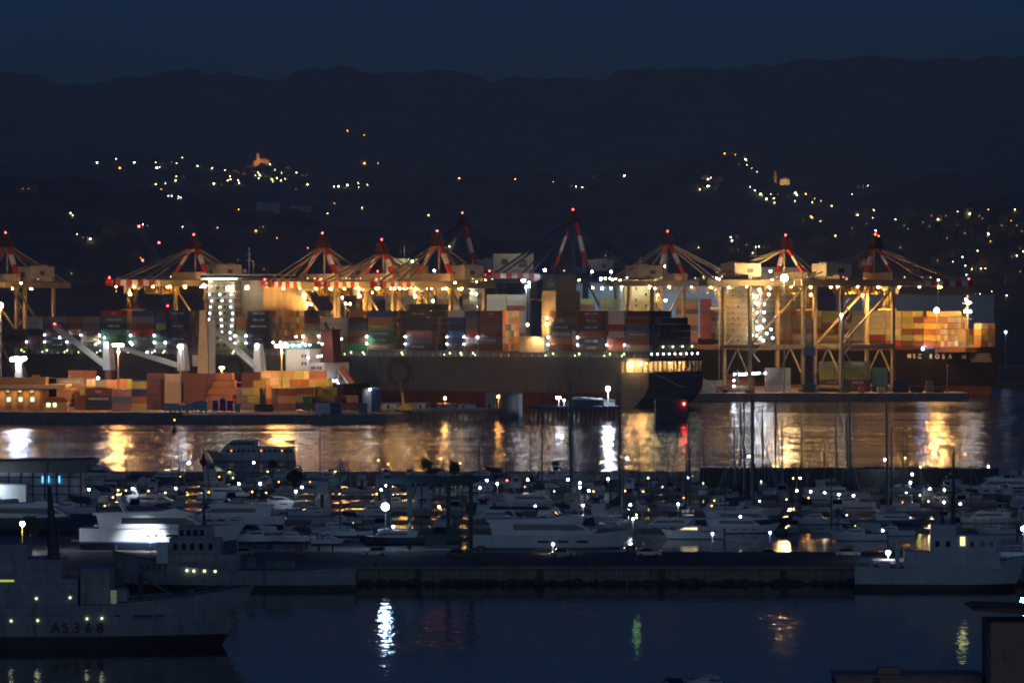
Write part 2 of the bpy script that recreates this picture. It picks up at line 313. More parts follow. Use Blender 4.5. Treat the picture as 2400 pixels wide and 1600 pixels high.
for px, py in spots:
    p = on_hill(px, py)
    if p is None: continue
    k = rng.randrange(4); cl = cluster(px, py)
    if first[k]: o = hp[k]; first[k] = False; o.location = p; o.rotation_euler.z = rng.uniform(-.5, .5)
    else: o = dup(hp[k], p, rng.uniform(-.5, .5), rng.uniform(.55, .9))
    o['label'] = f'{HN[k]} house with hipped roof {cl}'; o['group'] = f'{HN[k]} houses {cl}'
# church with its tower, and the chapel of the other village
p = on_hill(612, 388)
ch = thing('hill_church', 'floodlit stone church with a square tower on top of the left village', 'church', p - Vector((0, 0, 1)))
MB().box(-3, 13, -5, 5, -8, 9).build('nave', ochre, ch); MB().prof([(-3.4, 9), (5, 12.5), (13.4, 9)], 5.4).build('roof', tile, ch)
tw = MB().box(-6.5, -1.5, -8, -3, -8, 19).build('tower', ochre, ch); MB().box(-4.9, -3.1, -8.1, -8.02, 12, 16).build('belfry_opening', glass, tw); MB().box(-11, -6.6, -4, 4, -8, 8).build('annexe', ochre, ch)
light(p + Vector((2, -26, 3)), 14000, LC['W'], .5, p + Vector((2, 0, 9))); light(p + Vector((-14, -18, 4)), 5000, LC['o'], .5, p + Vector((-4, 0, 8)))
p = on_hill(1828, 432)
ch = thing('hill_chapel', 'dim floodlit chapel with bell tower above the right village', 'chapel', p)
MB().box(0, 14, -5, 5, -8, 8).build('nave', cream, ch); MB().prof([(-.4, 8), (7, 10.5), (14.4, 8)], 5.4).build('roof', tile, ch); MB().box(-9, -5, -5, -1, -8, 20).build('tower', ochre, ch)
light(p + Vector((7, -18, 4)), 5000, LC['y'], .5, p + Vector((7, 0, 5))); light(p + Vector((-7, -14, 2)), 2500, LC['o'], .5, p + Vector((-7, 0, 10)))
# long pale buildings low on the left slope
for i, (px, py, wd, hh) in enumerate([(628, 492, 34, 9), (706, 492, 30, 5), (900, 700, 40, 8)]):
    p = on_hill(px, py)
    t = thing('apartment_block', ['pale blue apartment block with three bays low on the left slope', 'long low white terrace beside the pale blue apartment block', 'white hospital-like block behind the middle cranes'][i], 'building', p)
    m = MB()
    for a in range(3): m.box(-wd / 2 + a * wd / 3 + .7, -wd / 2 + (a + 1) * wd / 3 - .7, -5, 5, -8, hh + (a == 0) * 1.5)
    m.build('wall', ltblue, t)
    g = MB()
    for a in range(int(wd // 3)):
        for z in range(int(hh // 3)): g.box(-wd / 2 + a * 3 + 1, -wd / 2 + a * 3 + 2.2, -5.1, -5.03, z * 3 + 1, z * 3 + 2.3)
    g.build('window', glass, t)

# ---------------------------------------------------------------- quays and piers
def slab(name, pts, z0, z1, m=conc): return tag(MB().prism(pts, z0, z1).build(name, m), kind='structure')
slab('west_quay', [(XP(-500, 1636), 1636), (XP(905, 1640), 1640), (XP(960, 1690), 1690), (XP(1010, 1850), 1850), (XP(-500, 1850), 1850)], -6, 2.9)
slab('terminal_quay', [(XP(1600, 2018), 2018), (XP(2272, 2018), 2018), (XP(2262, 2046), 2046), (-30, 2450), (-200, 2450), (-10, 2110)], -6, 3.4)
slab('far_terminal_ground', [(-420, 2068), (-60, 2055), (30, 2110), (-190, 2470), (120, 2300), (900, 2600), (900, 2690), (-1500, 2690), (-1500, 2250), (-420, 2250)], -6, 3.2, asph)
slab('mole', [(-400, 690), (400, 690), (400, 738), (-9, 738), (-9, 776), (-72, 776), (-72, 905), (-400, 905)], -6, 2.4)
slab('coping', [(-400, 689.4), (400, 689.4), (400, 691), (-400, 691)], 2.404, 2.8, conc)
slab('mole_surface', [(-400, 691.01), (400, 691.01), (400, 737.9), (-400, 737.9)], 2.403, 2.41, asph)
m_ = MB()
for i in range(900):
    x = -60 + 160 * rng.random(); r_ = rng.uniform(.25, .95); m_.ball((x, 689.4 - rng.random() * 2.2, rng.uniform(-.3, .5)), r_, nu=5, nv=3, sz=rng.uniform(.4, .8))
for i in range(40): x = -70 + i * 4.4; m_.box(x, x + .12, 689.93, 689.995, .3, 2.35)
tag(m_.build('rubble', asph), kind='stuff')
m_ = MB()
for i in range(9): x = -55 + i * 19.7; m_.box(x, x + 1., 689.3, 689.99, .1, 2.3)
tag(m_.build('quay_fender', black), 'row of black fenders on the face of the mole', 'fender')
slab('breakwater', [(XP(1640, 1040), 1040), (XP(2330, 1040), 1040), (XP(2340, 1052), 1052), (XP(1640, 1052), 1052)], -5, 5., asph)
slab('low_breakwater', [(XP(-300, 1112), 1112), (XP(1640, 1112), 1112), (XP(1640, 1124), 1124), (XP(-300, 1124), 1124)], -5, 1.2, conc)
# ---------------------------------------------------------------- containers
_P = dict(O=(.50, .17, .045), B=(.19, .055, .03), D=(.075, .072, .075), N=(.022, .035, .085), U=(.03, .10, .30), S=(.15, .19, .25), R=(.38, .03, .03), G=(.03, .20, .08), T=(.07, .22, .17),
           L=(.30, .34, .08), Y=(.60, .42, .05), C=(.64, .55, .36), W=(.58, .58, .56), A=(.42, .29, .15), P=(.52, .22, .15), V=(.15, .12, .14), K=(.025, .025, .03), E=(.27, .27, .26))
PAL = {k: tuple(.78 * v + .1 * (.3 * c[0] + .5 * c[1] + .2 * c[2]) for v in c) for k, c in _P.items()}
CN = dict(O='orange', B='brown', D='dark grey', N='navy', U='blue', S='slate blue', R='red', G='green', T='teal', L='olive', Y='yellow', C='cream', W='white', A='tan', P='salmon', V='purplish grey', K='black', E='grey')
def cont_mb(L):
    m = MB(); h, w = 2.87, 1.2; p = .1
    for x in (-L / 2, L / 2 - .14):
        for y in (-w - .02, w - .12): m.box(x, x + .14, y, y + .14, 0, h)
    for y in (-w - .02, w - .12):
        m.box(-L / 2 + .14, L / 2 - .14, y, y + .14, 0, .16); m.box(-L / 2 + .14, L / 2 - .14, y, y + .14, h - .12, h)
    m.box(-L / 2 + .02, L / 2 - .02, -w + .13, w - .13, .1, h - .03)
    n = int(L / .42)
    for s in (-1, 1):                       # corrugated side panels
        vs, fs = [], []
        for i in range(n * 2 + 1):
            x = -L / 2 + .14 + (L - .28) * i / (n * 2); y = s * (w - (.0 if (i % 4) in (0, 1) else .07)); vs += [(x, y, .16), (x, y, h - .12)]
        for i in range(n * 2): fs.append((2 * i, 2 * i + 2, 2 * i + 3, 2 * i + 1))
        m.add(vs, fs)
    for y in (-.85, -.35, .35, .85): m.tube((L / 2 + .02, y, .2), (L / 2 + .02, y, h - .2), .035, n=5)
    m.box(L / 2 - .02, L / 2, -.02, .02, .1, h - .05); m.box(L / 2, L / 2 + .05, -.95, .95, 1.15, 1.2)
    return m
CMB = {12: cont_mb(12.1), 6: cont_mb(6.05)}; CME = {k: v.mesh('container', boxpaint) for k, v in CMB.items()}
CONTS = []
def cont(loc, rz, L, col, label, group, pri, text=None, flip=False, tcol=letter_w):
    if text is None and pri > 9 and L > 10 and rng.random() < .3: text = rng.choice(('HANJIN', 'K LINE', 'COSCO', 'TEX', 'HAMBURG SUD', 'CAI', 'TRITON', 'GESEACO'))
    CONTS.append(dict(loc=Vector(loc), rz=rz, L=L, col=col, label=label, group=group, pri=pri, text=text, flip=flip, tcol=tcol))
def finish_conts():
    CONTS.sort(key=lambda c: -c['pri']); mass = MB(); cols = []
    for i, c in enumerate(CONTS):
        k = 12 if c['L'] > 9 else 6; sx = c['L'] / (12.1 if k == 12 else 6.05); j = rng.uniform(.8, 1.15); col = [v * j for v in PAL[c['col']]]
        if i < 300:
            o = link('shipping_container', CME[k], None, c['loc'], c['rz']); o.scale = (sx, 1, 1); o.color = (*col, 1); tag(o, c['label'], 'container', c['group'])
            if c['text']:
                s = 1.15 if len(c['text']) < 8 else .95
                t = letters(c['text'], s, c['tcol'], o, ((0, 1.25, 1.5) if c['flip'] else (0, -1.25, 1.5)), math.pi if c['flip'] else 0, .02); t.scale = (1.25 / sx, 1.25, 1)
        else:
            M = Matrix.Translation(c['loc']) @ Matrix.Rotation(c['rz'], 4, 'Z') @ Matrix.Scale(sx, 4, (1, 0, 0))
            mb = MB().box(-(12.1 if k == 12 else 6.05) / 2, (12.1 if k == 12 else 6.05) / 2, -1.2, 1.2, 0, 2.87) if c['pri'] < 0 else CMB[k]
            mass.merge(mb, M); cols += [col] * len(mb.f)
    if mass.v:
        me = mass.mesh('stacked_containers', boxattr); at = me.color_attributes.new('Col', 'FLOAT_COLOR', 'CORNER'); d = []
        for pl, c in zip(me.polygons, cols): d += [c[0], c[1], c[2], 1] * pl.loop_total
        at.data.foreach_set('color', d); tag(link('stacked_containers', me), 'mass of further containers stacked in the rows behind the outer ones on both ships', 'containers', kind='stuff')

# ---------------------------------------------------------------- hulls
def hull(L, B, D, draft=3., sheer=1., rake=4., stern=.8, tap=.4, full=2., boot=.5, flare=.35, z_lv=5, overhang=0., x_end=None, stations=26):
    """x from 0 (stern) to L (bow tip at deck); materials 0 side, 1 boot, 2 deck"""
    mb = MB(); rows = []
    for i in range(stations + 1):
        t = i / stations; t = t if t < .6 else .6 + (t - .6) ** .9 * (.4 / .4 ** .9)
        b = B / 2 * (stern + (1 - stern) * min(1, t / .3) ** .6)
        if t > 1 - tap: b *= max(0.012, 1 - ((t - 1 + tap) / tap) ** full)
        dk = D + sheer * max(0, (t - .45) / .55) ** 2 + sheer * .15 * max(0, (.2 - t) / .2)
        kz = -draft + (draft + D * .35) * max(0, 1 - t / .12) * overhang
        zs = [kz, max(kz + .01, 0.), max(kz + .02, boot)] + [boot + (dk - boot) * (k + 1) / z_lv for k in range(z_lv)]
        row = []
        for z in zs:
            zn = max(0, min(1, (z + draft) / (dk + draft))); nb = b * (1 - flare * (.25 + .75 * max(0, (t - .5) / .5)) * (1 - zn) ** 1.4) * (min(1, (z - kz) / (draft * .8) + .25) if z < 0 else 1)
            xo = -rake * (1 - zn) * max(0, (t - .55) / .45) ** 1.5 + overhang * 3 * (1 - zn) * max(0, 1 - t / .12)
            row.append((t * L + xo, nb, z))
        rows.append(row)
    n = len(rows[0])
    for s in (-1, 1):
        vs = [(x, s * y, z) for r in rows for x, y, z in r]
        for i in range(stations):
            for j in range(n - 1):
                pass
        fs = [(i * n + j, (i + 1) * n + j, (i + 1) * n + j + 1, i * n + j + 1) for i in range(stations) for j in range(n - 1)]
        k = len(mb.v); mb.v += vs
        for f_ in fs: mb.f.append(tuple(a + k for a in f_)); mb.m.append(1 if (f_[0] % n) < 2 else 0)
    tr = [(x, -y, z) for x, y, z in rows[0]] + [(x, y, z) for x, y, z in rows[0][::-1]]; mb.add(tr, [tuple(range(len(tr)))])
    top = [r[-1] for r in rows]
    vs = [(x, -y, z - .02) for x, y, z in top] + [(x, y, z - .02) for x, y, z in top]; m_ = len(top)
    mb.add(vs, [(i, i + 1, m_ + i + 1, m_ + i) for i in range(m_ - 1)], 2)
    mb.rows = rows; return mb
def rail(mb, pts, h=1., r=.03, step=2., m=0):
    for a, b in zip(pts, pts[1:]):
        a = Vector(a); b = Vector(b); n = max(1, int((b - a).length / step))
        for i in range(n + 1): q = a.lerp(b, i / n); mb.tube(q, q + Vector((0, 0, h)), r, n=4, m=m)
        for k in (.5, 1): mb.tube(a + Vector((0, 0, h * k)), b + Vector((0, 0, h * k)), r, n=4, m=m)
    return mb

# ================================================================ the grey container ship (axis turned 31 degrees, stern towards us)
A1 = R(180 - 31); c31, s31 = math.cos(R(31)), math.sin(R(31)); AO = Vector((60, 1875, 0))
def A_u(px): t = (px - 1200) / F; return (AO.x - AO.y * t) / (c31 + s31 * t)
def A_w(u, v, z):         # v = distance inboard from the visible side
    return AO + Vector((-c31 * u + s31 * v, s31 * u + c31 * v, z))
shipA = thing('container_ship', 'huge grey container ship lying broadside with its stern towards the terminal', 'container ship', AO, A1)
BW = 50.
# local frame of the empty: +x = towards the bow, +y = towards us (-v)
hm_ = hull(352, BW, 21.7, draft=6, sheer=2.5, rake=12, stern=.97, tap=.22, full=2.2, boot=6.2, flare=.35, z_lv=4, overhang=0., stations=40)
hb_ = MB()
hb_.v = [(x + 14, y - BW / 2, z) for x, y, z in hm_.v]; hb_.f = hm_.f; hb_.m = hm_.m
hb_.prof([(14, -6), (14, 15.5), (0, 15.5), (0, 9), (3, 4), (10, -2)], BW / 2 - .05, 0)
k = len(hb_.v) - 12
for i in range(k, len(hb_.v)): x, y, z = hb_.v[i]; hb_.v[i] = (x, y - BW / 2, z)
hl_ = hb_.build('hull', [hullgrey, bootred, grey], shipA)
md = MB().box(-.3, 13.9, -BW + .3, -.3, 20.2, 21.6)
for y in [-.8, -5.5, -9.5, -13.5, -18, -24, -27, -31, -35, -39, -43, -46, -49]: md.box(.2, .9, y - .25, y + .25, 15.5, 20.2)
md.box(3, 3.5, -.9, -.4, 15.5, 20.2).box(7.5, 8, -.9, -.4, 15.5, 20.2).box(11.5, 12, -.9, -.4, 15.5, 20.2)
md.build('mooring_deck', hullgrey, shipA)
iw = MB().box(8, 13.9, -BW + 1, -1, 15.5, 20.15)
for y in range(-46, -2, 4): iw.tube((5, y, 15.5), (5, y, 16.8), .7)
iw.build('mooring_deck_wall', cream, shipA)
for x, y in ((4, -1.6), (9, -1.0)): lamp(shipA, (x, y + 1.9, 19.2), (1, .52, .16), 200, .6)
for y in (-6, -16, -26, -36, -45): lamp(shipA, (4, y, 19.3), WARM, 22, .25)
for y in (-4, -14, -25, -36, -46): light(A_w(4.5, -y, 19), 1300, WARM, .3, pt=True)
light(A_w(7, -3, 18.8), 2600, WARM, .4, A_w(7, 4, 15))
# deck edge: hatch coaming, light poles, lashing bridges
MB().box(15, 340, -BW + 2, -2.6, 21.7, 24.4).build('hatch_coaming', grey, shipA)
ed = MB(); 
for i in range(84): x = 4 + i * 4; ed.box(x, x + .25, -.9, -.6, 21.7, 23.3)
rail(ed, [(1, -.5, 21.7), (300, -.5, 21.7)], 1.1, .05, 5)
ed.build('deck_railing', dwhite, shipA)
nb = 0
# writing on the side
for ch_, px in zip('COSCO', (420, 545, 672, 803, 935)):
    u = A_u(px) ; letters(ch_, 17.5, letter_d, shipA, (u, .08, 14), math.pi, .25, 'hull_letter')
# accommodation island
ua, ub = A_u(546), A_u(484)
ac = MB().box(ua, ub, -BW + 1, -1.4, 21.7, 56); acc = ac.build('accommodation', shadecream, shipA)
g = MB()
for k in range(11): g.box(ua - .6, ub + .6, -BW + .2, -.3, 24.5 + k * 2.95, 24.75 + k * 2.95)
g.build('deck_edge', dwhite, acc)
g = MB()
for k in range(10):
    for i in range(4): x = ua + 2 + i * (ub - ua - 4) / 3; g.box(x - .5, x + .5, -1.36, -1.3, 26 + k * 2.95, 27 + k * 2.95)
g.build('window', glass, acc)
MB().box(A_u(600), ua - .7, -BW + 8, -6, 33, 56.5).build('engine_casing', shadecream, shipA)
br = MB().box(ua - 1, ub + 3, -BW - .5, .5, 56.8, 59.6).build('bridge', white, shipA)
MB().box(ua - 1.1, ub + 3.1, -BW - .6, .6, 57.8, 58.8).build('bridge_windows', glass, br)
mt = MB().tube((ua + 6, -22, 59.6), (ua + 6, -22, 72), .35, .2).bar((ua + 6, -25, 66), (ua + 6, -19, 66), .3).bar((ua + 6, -24, 69), (ua + 6, -20, 69), .25).tube((ua + 9, -30, 59.6), (ua + 9, -30, 66), .2).ball((ua + 3, -14, 61), 1.1)
mt.build('radar_mast', white, shipA)
for k in range(10):
    for q in (0, 1, 2):
        if rng.random() < .8: lamp(shipA, (ua + 1.5 + q * (ub - ua - 3) / 2 + rng.uniform(-.8, .8), -.9, 27 + k * 2.95 - .6), WHITE if rng.random() < .8 else LC['g'], 15, .4)
for k in range(8): lamp(shipA, (ua - 2 + k * 2.2, .7, 57.2), LC['g'], 25, .38)
for zz in (28, 36, 44, 52): light(A_w(ua + 4, -4.5, zz), 130, (.9, 1, .7), .3, A_w(ua + 4, 2, zz - 3))
light(A_w(ua - 12, -6, 56), 500, WARM, .4, A_w(ua - 12, 8, 44))
for px, py in ((484, 670), (540, 675), (585, 674)): 
    u = A_u(px); Yy = A_w(u, -2, 0).y; lamp(shipA, (u, 2., ZP(py, Yy)), (1, .85, .7), 60, .9); light(A_w(u, -4.2, ZP(py, Yy)), 250, (1, .75, .4), .6)
# funnel
fx0, fx1 = A_u(1281), A_u(1248)
fb = MB().box(fx0, fx1, -30, -8, 24, 51.5).build('funnel_casing', shadecream, shipA)
fu = MB().box(fx0 + .4, fx1 - .4, -27, -8.5, 51.5, 59).build('funnel', navy, shipA)
e = MB()
for i in range(5): MB().tube((fx0 + 1.5 + i, -14 - i % 2 * 3, 59), (fx0 + 1.5 + i, -14 - i % 2 * 3, 62.5), .45).build('exhaust_pipe', dgrey, shipA)
em = MB().tube((fx0 + 2.8, -8.3, 54), (fx0 + 2.8, -8.3, 57), .12).path([(fx0 + 1.2, -8.3, 55.5), (fx0 + 1.6, -8.3, 54), (fx0 + 2.8, -8.3, 53.6), (fx0 + 4, -8.3, 54), (fx0 + 4.4, -8.3, 55.5)], .12).build('funnel_emblem', ltblue, fu)
MB().box(A_u(1245) - 5.5, A_u(1245) + 7, -12, -1.4, 24, 31).build('deck_house', cream, shipA)
for px, py, s in ((1272, 745, 30), (1272, 760, 110), (1227, 761, 60)):
    u = A_u(px); Yy = A_w(u, 4, 0).y; lamp(shipA, (u, -3.5, ZP(py, Yy)), WARM, s, .6)
light(A_w(A_u(1271), -1.5, 36), 11000, WARM, .4, A_w(A_u(1262), 8, 40)); light(A_w(A_u(1227), 2.2, 34.5), 9000, WARM, .4, A_w(A_u(1205), 6, 34)); light(A_w(A_u(1255), -.5, 31), 3500, WARM, .4)
# container bays  (left px, right px, colours from the top down, lettering by tier, E = number of rows seen end-on)
BZ = 24.6; PITCH = 3.0
ABAYS = [(1462, 1519, 'BUSBE', {2: 'HAPAG LLOYD'}), (1421, 1460, 'WWRWRO', {0: 'CRONOS', 1: 'CRONOS', 3: 'CRONOS'}), (1352, 1411, 'BBDONB', {0: 'CMA CGM', 2: 'CMA CGM', 4: 'CMA CGM'}),
         (1283, 1340, 'BSDEOB', {1: 'APL', 2: 'CMA CGM', 3: 'CHINA SHIPPING'}), (1118, 1175, 'BBVBSB', {}), (1086, 1117, 'USVRWB', {0: 'APL'}), (1046, 1085, 'WUNUND', {}),
         (948, 1003, 'DDDPSD', {0: 'CMA CGM', 5: 'HYUNDAI'}), (858, 914, 'UOLTGA', {3: 'CHINA SHIPPING', 4: 'HYUNDAI', 5: 'CHINA SHIPPING'}), (812, 857, 'ODSOBG', {1: 'CMA CGM', 5: 'EVERGREEN'}),
         (745, 811, 'CCCAA', {0: 'CHINA SHIPPING', 1: 'HANJIN'}), (708, 744, 'DBALOE', {0: 'CMA CGM'}), (575, 629, 'NNNNNN', {0: 'CMA CGM', 1: 'CMA CGM', 2: 'CHINA SHIPPING'}), (549, 573, 'OOLCL', {}),
         (386, 440, 'NNNNNN', {0: 'CMA CGM', 4: 'CMA CGM'}), (360, 385, 'BULNTW', {3: 'CMA'}), (304, 358, 'USBRTD', {}), (231, 294, 'RTNTGD', {1: 'CHINA SHIPPING', 2: 'CMA CGM'}),
         (188, 229, 'AVBAD', {}), (155, 187, 'OBPKD', {}), (103, 154, 'EBBKK', {4: 'CMA CGM'}), (60, 90, 'CCKBD', {}), (2, 58, 'BKB', {})]
EROWS = [(1462, 15, 6, 'DKNDBDV', 0), (1244, 0, 0, '', 0), (1175, 5, 6, 'CAOAYO', 0), (1003, 6, 7, 'KDK', 0), (914, 5, 6, 'KDKV', 0), (629, 12, 6, 'AOCLBDUAOC', 0), (440, 4, 6, 'KND', 0), (294, 3, 5, 'BKA', 0), (90, 3, 4, 'CBA', 0)]
for bi, (l_, r_, cs, tx) in enumerate(ABAYS):
    u0, u1 = A_u(r_), A_u(l_); n = len(cs); Ln = u1 - u0 - .35
    for k, c in enumerate(cs):
        tier = n - 1 - k; pos = A_w((u0 + u1) / 2, 2.6, BZ + tier * PITCH)
        halves = [(0, Ln)] if Ln < 14 else [(0, Ln)]
        cont(pos, A1, Ln, c, f'{CN[c]} container, {ORD[tier]} tier of the {NTH[bi]} bay from the stern of the grey ship', None, 10 + Ln, tx.get(k), True)
    for row in range(1, 4):
        for tier in range(n): cont(A_w((u0 + u1) / 2, 2.6 + row * 2.5, BZ + tier * PITCH), A1, Ln, rng.choice('BDNESO'), '', None, -2 if row > 1 else -1)
for px, nr, nt_, cs, _ in EROWS:
    u = A_u(px)
    if px == 1462: u = A_u(1519)
    for row in range(nr):
        tiers = nt_ if px != 1462 else (6 if row < 8 else 5 if row < 14 else 4)
        for tier in range(tiers):
            c = rng.choice(cs)
            cont(A_w(u + 6.2 + (.3 if px != 1462 else 1.2), 2.6 + (row + (1 if px == 1462 else 4 if nr < 4 else 1)) * 2.5, BZ + tier * PITCH), A1, 12.1, c, f'{CN[c]} container end, {ORD[tier]} tier, {NTH[row]} row inboard, facing aft on the grey ship', None, 4 if px in (1175, 629) else 1)
# lashing bridges and their lamps between bays
for bi, (l_, r_, cs, tx) in enumerate(ABAYS[:-1]):
    u1 = A_u(l_) + .1; m = MB()
    for y in (-1.3, -5, -10): m.bar((u1, y, 21.7), (u1, y, 31.5), .35)
    for z in (24.6, 28, 31.3): m.bar((u1, -1, z), (u1, -BW + 3, z), .9, .2)
    for z in (28, 31.3):
        for q in range(5): m.bar((u1 - .4 + .2 * q, -.9, z), (u1 - .4 + .2 * q, -.9, z + 1.1), .06)
    b_ = m.build('lashing_bridge', steel, shipA)
    for z in (27.4, 30.7):
        if rng.random() < .75: lamp(shipA, (u1, -.6, z), WHITE, 60, .3)
    lamp(shipA, (u1 + rng.uniform(-3, 3), -.4, 23.4), LC['g'], 9, .3); lamp(shipA, (u1 + 1.2, -.45, 22.6), LC['g'], 6, .25)
    if bi in (1, 3, 8, 11, 17): light(A_w(u1, -2.2, 31), 1500, (.8, 1, .8), .3)
for i in range(9): lamp(shipA, (.1, -3 - i * 5.3, 23.4), (.8, 1, .9), 26, .33)
for i in range(5): lamp(shipA, (1, -6 - i * 9, 26.6), LC['g'], 12, .3)
for u in [A_u(p) for p in (190, 225, 245, 310, 345, 262, 140)]: lamp(shipA, (u, .2, rng.choice((22.8, 26.5, 29.6))), WHITE, 40, .36)
ml = MB(); ml.path([A_w(2, 0, 17), A_w(-14, 6, 9), (XP(1665, 2018), 2019, 4)], .12).path([A_w(1, 40, 17), (XP(1690, 2018), 2020, 4)], .12)
tag(ml.build('mooring_lines', dwhite), 'pair of pale mooring ropes from the grey ship stern to the terminal quay', 'rope')

# ================================================================ the dark container ship at right, bow towards us
B1 = R(180 - 50); cB, sB = math.cos(R(50)), math.sin(R(50)); BO = Vector((235.6, 2100, 0))
def B_u(px): t = (px - 1200) / F; return (BO.x - BO.y * t) / (cB + sB * t)
def B_u2(px, v): t = (px - 1200) / F; return (BO.x + sB * v - (BO.y + cB * v) * t) / (cB + sB * t)
def B_w(u, v, z): return BO + Vector((-cB * u + sB * v, sB * u + cB * v, z))     # v > 0 inboard, visible side v=0
shipB = thing('container_ship', 'black container ship with bow flare and white name behind the terminal quay', 'container ship', BO, B1)
BB = 34.; LB = 245.
hB = hull(LB, BB, 21.5, draft=5, sheer=3, rake=11, stern=.9, tap=.2, full=2., boot=4.5, flare=.5, z_lv=5, stations=46); X = MB(); X.v = [(LB - x + 13, -(y) - BB / 2 - 6, z) for x, y, z in hB.v]; X.f = hB.f; X.m = hB.m
X.build('hull', [hullblack, darkred, grey], shipB)
# anchor recess stripes and the name near the bow
def hull_side(x, z):
    xs = LB + 13 - x; rows = hB.rows; best = None
    for r, r2 in zip(rows, rows[1:]):
        for (a, b, c), (a2, b2, c2) in zip(r, r2):
            pass
    pts = []
    for r in rows:
        for (a, b, c), (a2, b2, c2) in zip(r, r[1:]):
            if c <= z <= c2 and c2 > c: q = (z - c) / (c2 - c); pts.append((a + (a2 - a) * q, b + (b2 - b) * q)); break
    for (a, b), (a2, b2) in zip(pts, pts[1:]):
        if a <= xs <= a2: q = (xs - a) / (a2 - a + 1e-6); return b + (b2 - b) * q, math.atan2(b2 - b, a2 - a)
    return 0.3, -.5
name = 'MSC ROSA M'; x0, x1 = 62.0, 31.0
for i, ch_ in enumerate(name):
    if ch_ == ' ': continue
    x = x0 + (x1 - x0) * i / (len(name) - 1); b, an = hull_side(x, 19.2)
    letters(ch_, 3.1, letter_w, shipB, (x, b - BB / 2 - 6 + .45, 19.2), math.pi + 0 + an * -1, .06, 'hull_letter')
st = MB()
for k in range(4):
    for j in range(6):
        xa, xb = 28 - j * 1.5, 28 - (j + 1) * 1.5; z = 20.4 - k * 1.1; ba, bb2 = hull_side(xa, z)[0], hull_side(xb, z)[0]
        st.bar((xa, ba - BB / 2 - 6 + .1, z), (xb, bb2 - BB / 2 - 6 + .1, z), .25, .4)
st.build('bow_emblem', grey, shipB)
ux = MB().box(172, 206, -36, -8, 20, 62).build('accommodation', shadecream, shipB)
g = MB()
for k in range(12): g.box(170, 207, -37, -7, 24 + k * 2.95, 24.25 + k * 2.95)
g.build('deck_edge', dwhite, ux)
MB().box(178, 204, -40, -4, 62, 65).build('bridge', dwhite, shipB); MB().tube((190, -20, 65), (190, -20, 76), .4, .2).bar((190, -24, 71), (190, -16, 71), .3).build('radar_mast', dwhite, shipB)
g = MB()
for k in range(11):
    for i in rng.sample(range(8), 2): g.box(171.9, 171.96, -34 + i * 3.2, -33 + i * 3.2, 26 + k * 2.95, 27 + k * 2.95)
    for i in rng.sample(range(8), 3): x = 174 + i * 4; g.box(x, x + .9, -7.96, -7.9, 26 + k * 2.95, 27 + k * 2.95)
g.build('window', glass, ux)
for px, py, _ in conv('143,577 82,575 164,520 255,505 277,435 262,357 319,330 128,632 145,643 207,643 143,715 207,716 204,785 143,852 150,865 186,850 266,866 312,866 140,920 176,943 95,555 74,690 84,790 70,915 280,940 230,900 200,965 245,560', 1700, 540, 3.733):
    u = max(150, B_u(px) - 5); Yy = B_w(u, 5, 0).y; lamp(shipB, ((u, -6.2, ZP(py, Yy))), WHITE, 45, .52)
for z in (26, 34, 42, 52): light(B_w(178, 0, z), 2200, (1, .9, .6), .4, B_w(182, 8, z - 2))
# foremast
FX = B_u2(2267, 23); fm = MB().tube((FX, -23, 22), (FX, -23, 50), .8, .5).bar((FX, -27, 46), (FX, -19, 46), .5).bar((FX, -26, 38), (FX, -20, 38), .5).tube((FX, -23, 46), (FX + 9, -23, 24), .15, n=5).build('foremast', cream, shipB)
for px, py, c in ((2264, 702, WARM), (2272, 709, WHITE), (2262, 729, WARM), (2274, 730, WHITE), (2264, 805, WHITE), (2163, 817, BLU)):
    v_ = 23 if px > 2200 else 5; u_ = B_u2(px, v_); lamp(shipB, (u_, -v_, ZP(py, B_w(u_, v_, 0).y)), c, 70, .65)
rail(MB(), [(19, -23, 24.6), (32, -12, 23.4), (44, -8, 23)], 1.2, .06, 2).build('bow_railing', dwhite, shipB)
MB().box(25, 238, -38, -8, 21.5, 24).build('hatch_coaming', brown, shipB)
BZB = 24.1
BBAYS = [(2286, 2304, 'WYAO', {}), (2249, 2268, 'AAE', {}), (2143, 2176, 'OYOYO', {}), (2120, 2141, 'BYBYB', {}), (2092, 2118, 'YLYBLB', {}), (2054, 2090, 'CCCCCR', {0: 'MAERSK'}), (2015, 2052, 'CWCCRB', {}), (1976, 2013, 'EEEEEB', {}),
         (1950, 1974, 'KBLDEB', {}), (1905, 1948, 'LLBBYE', {}), (1880, 1903, 'CLLBYB', {}), (1836, 1878, 'OALRCE', {}), (1806, 1834, 'OLAYOB', {})]
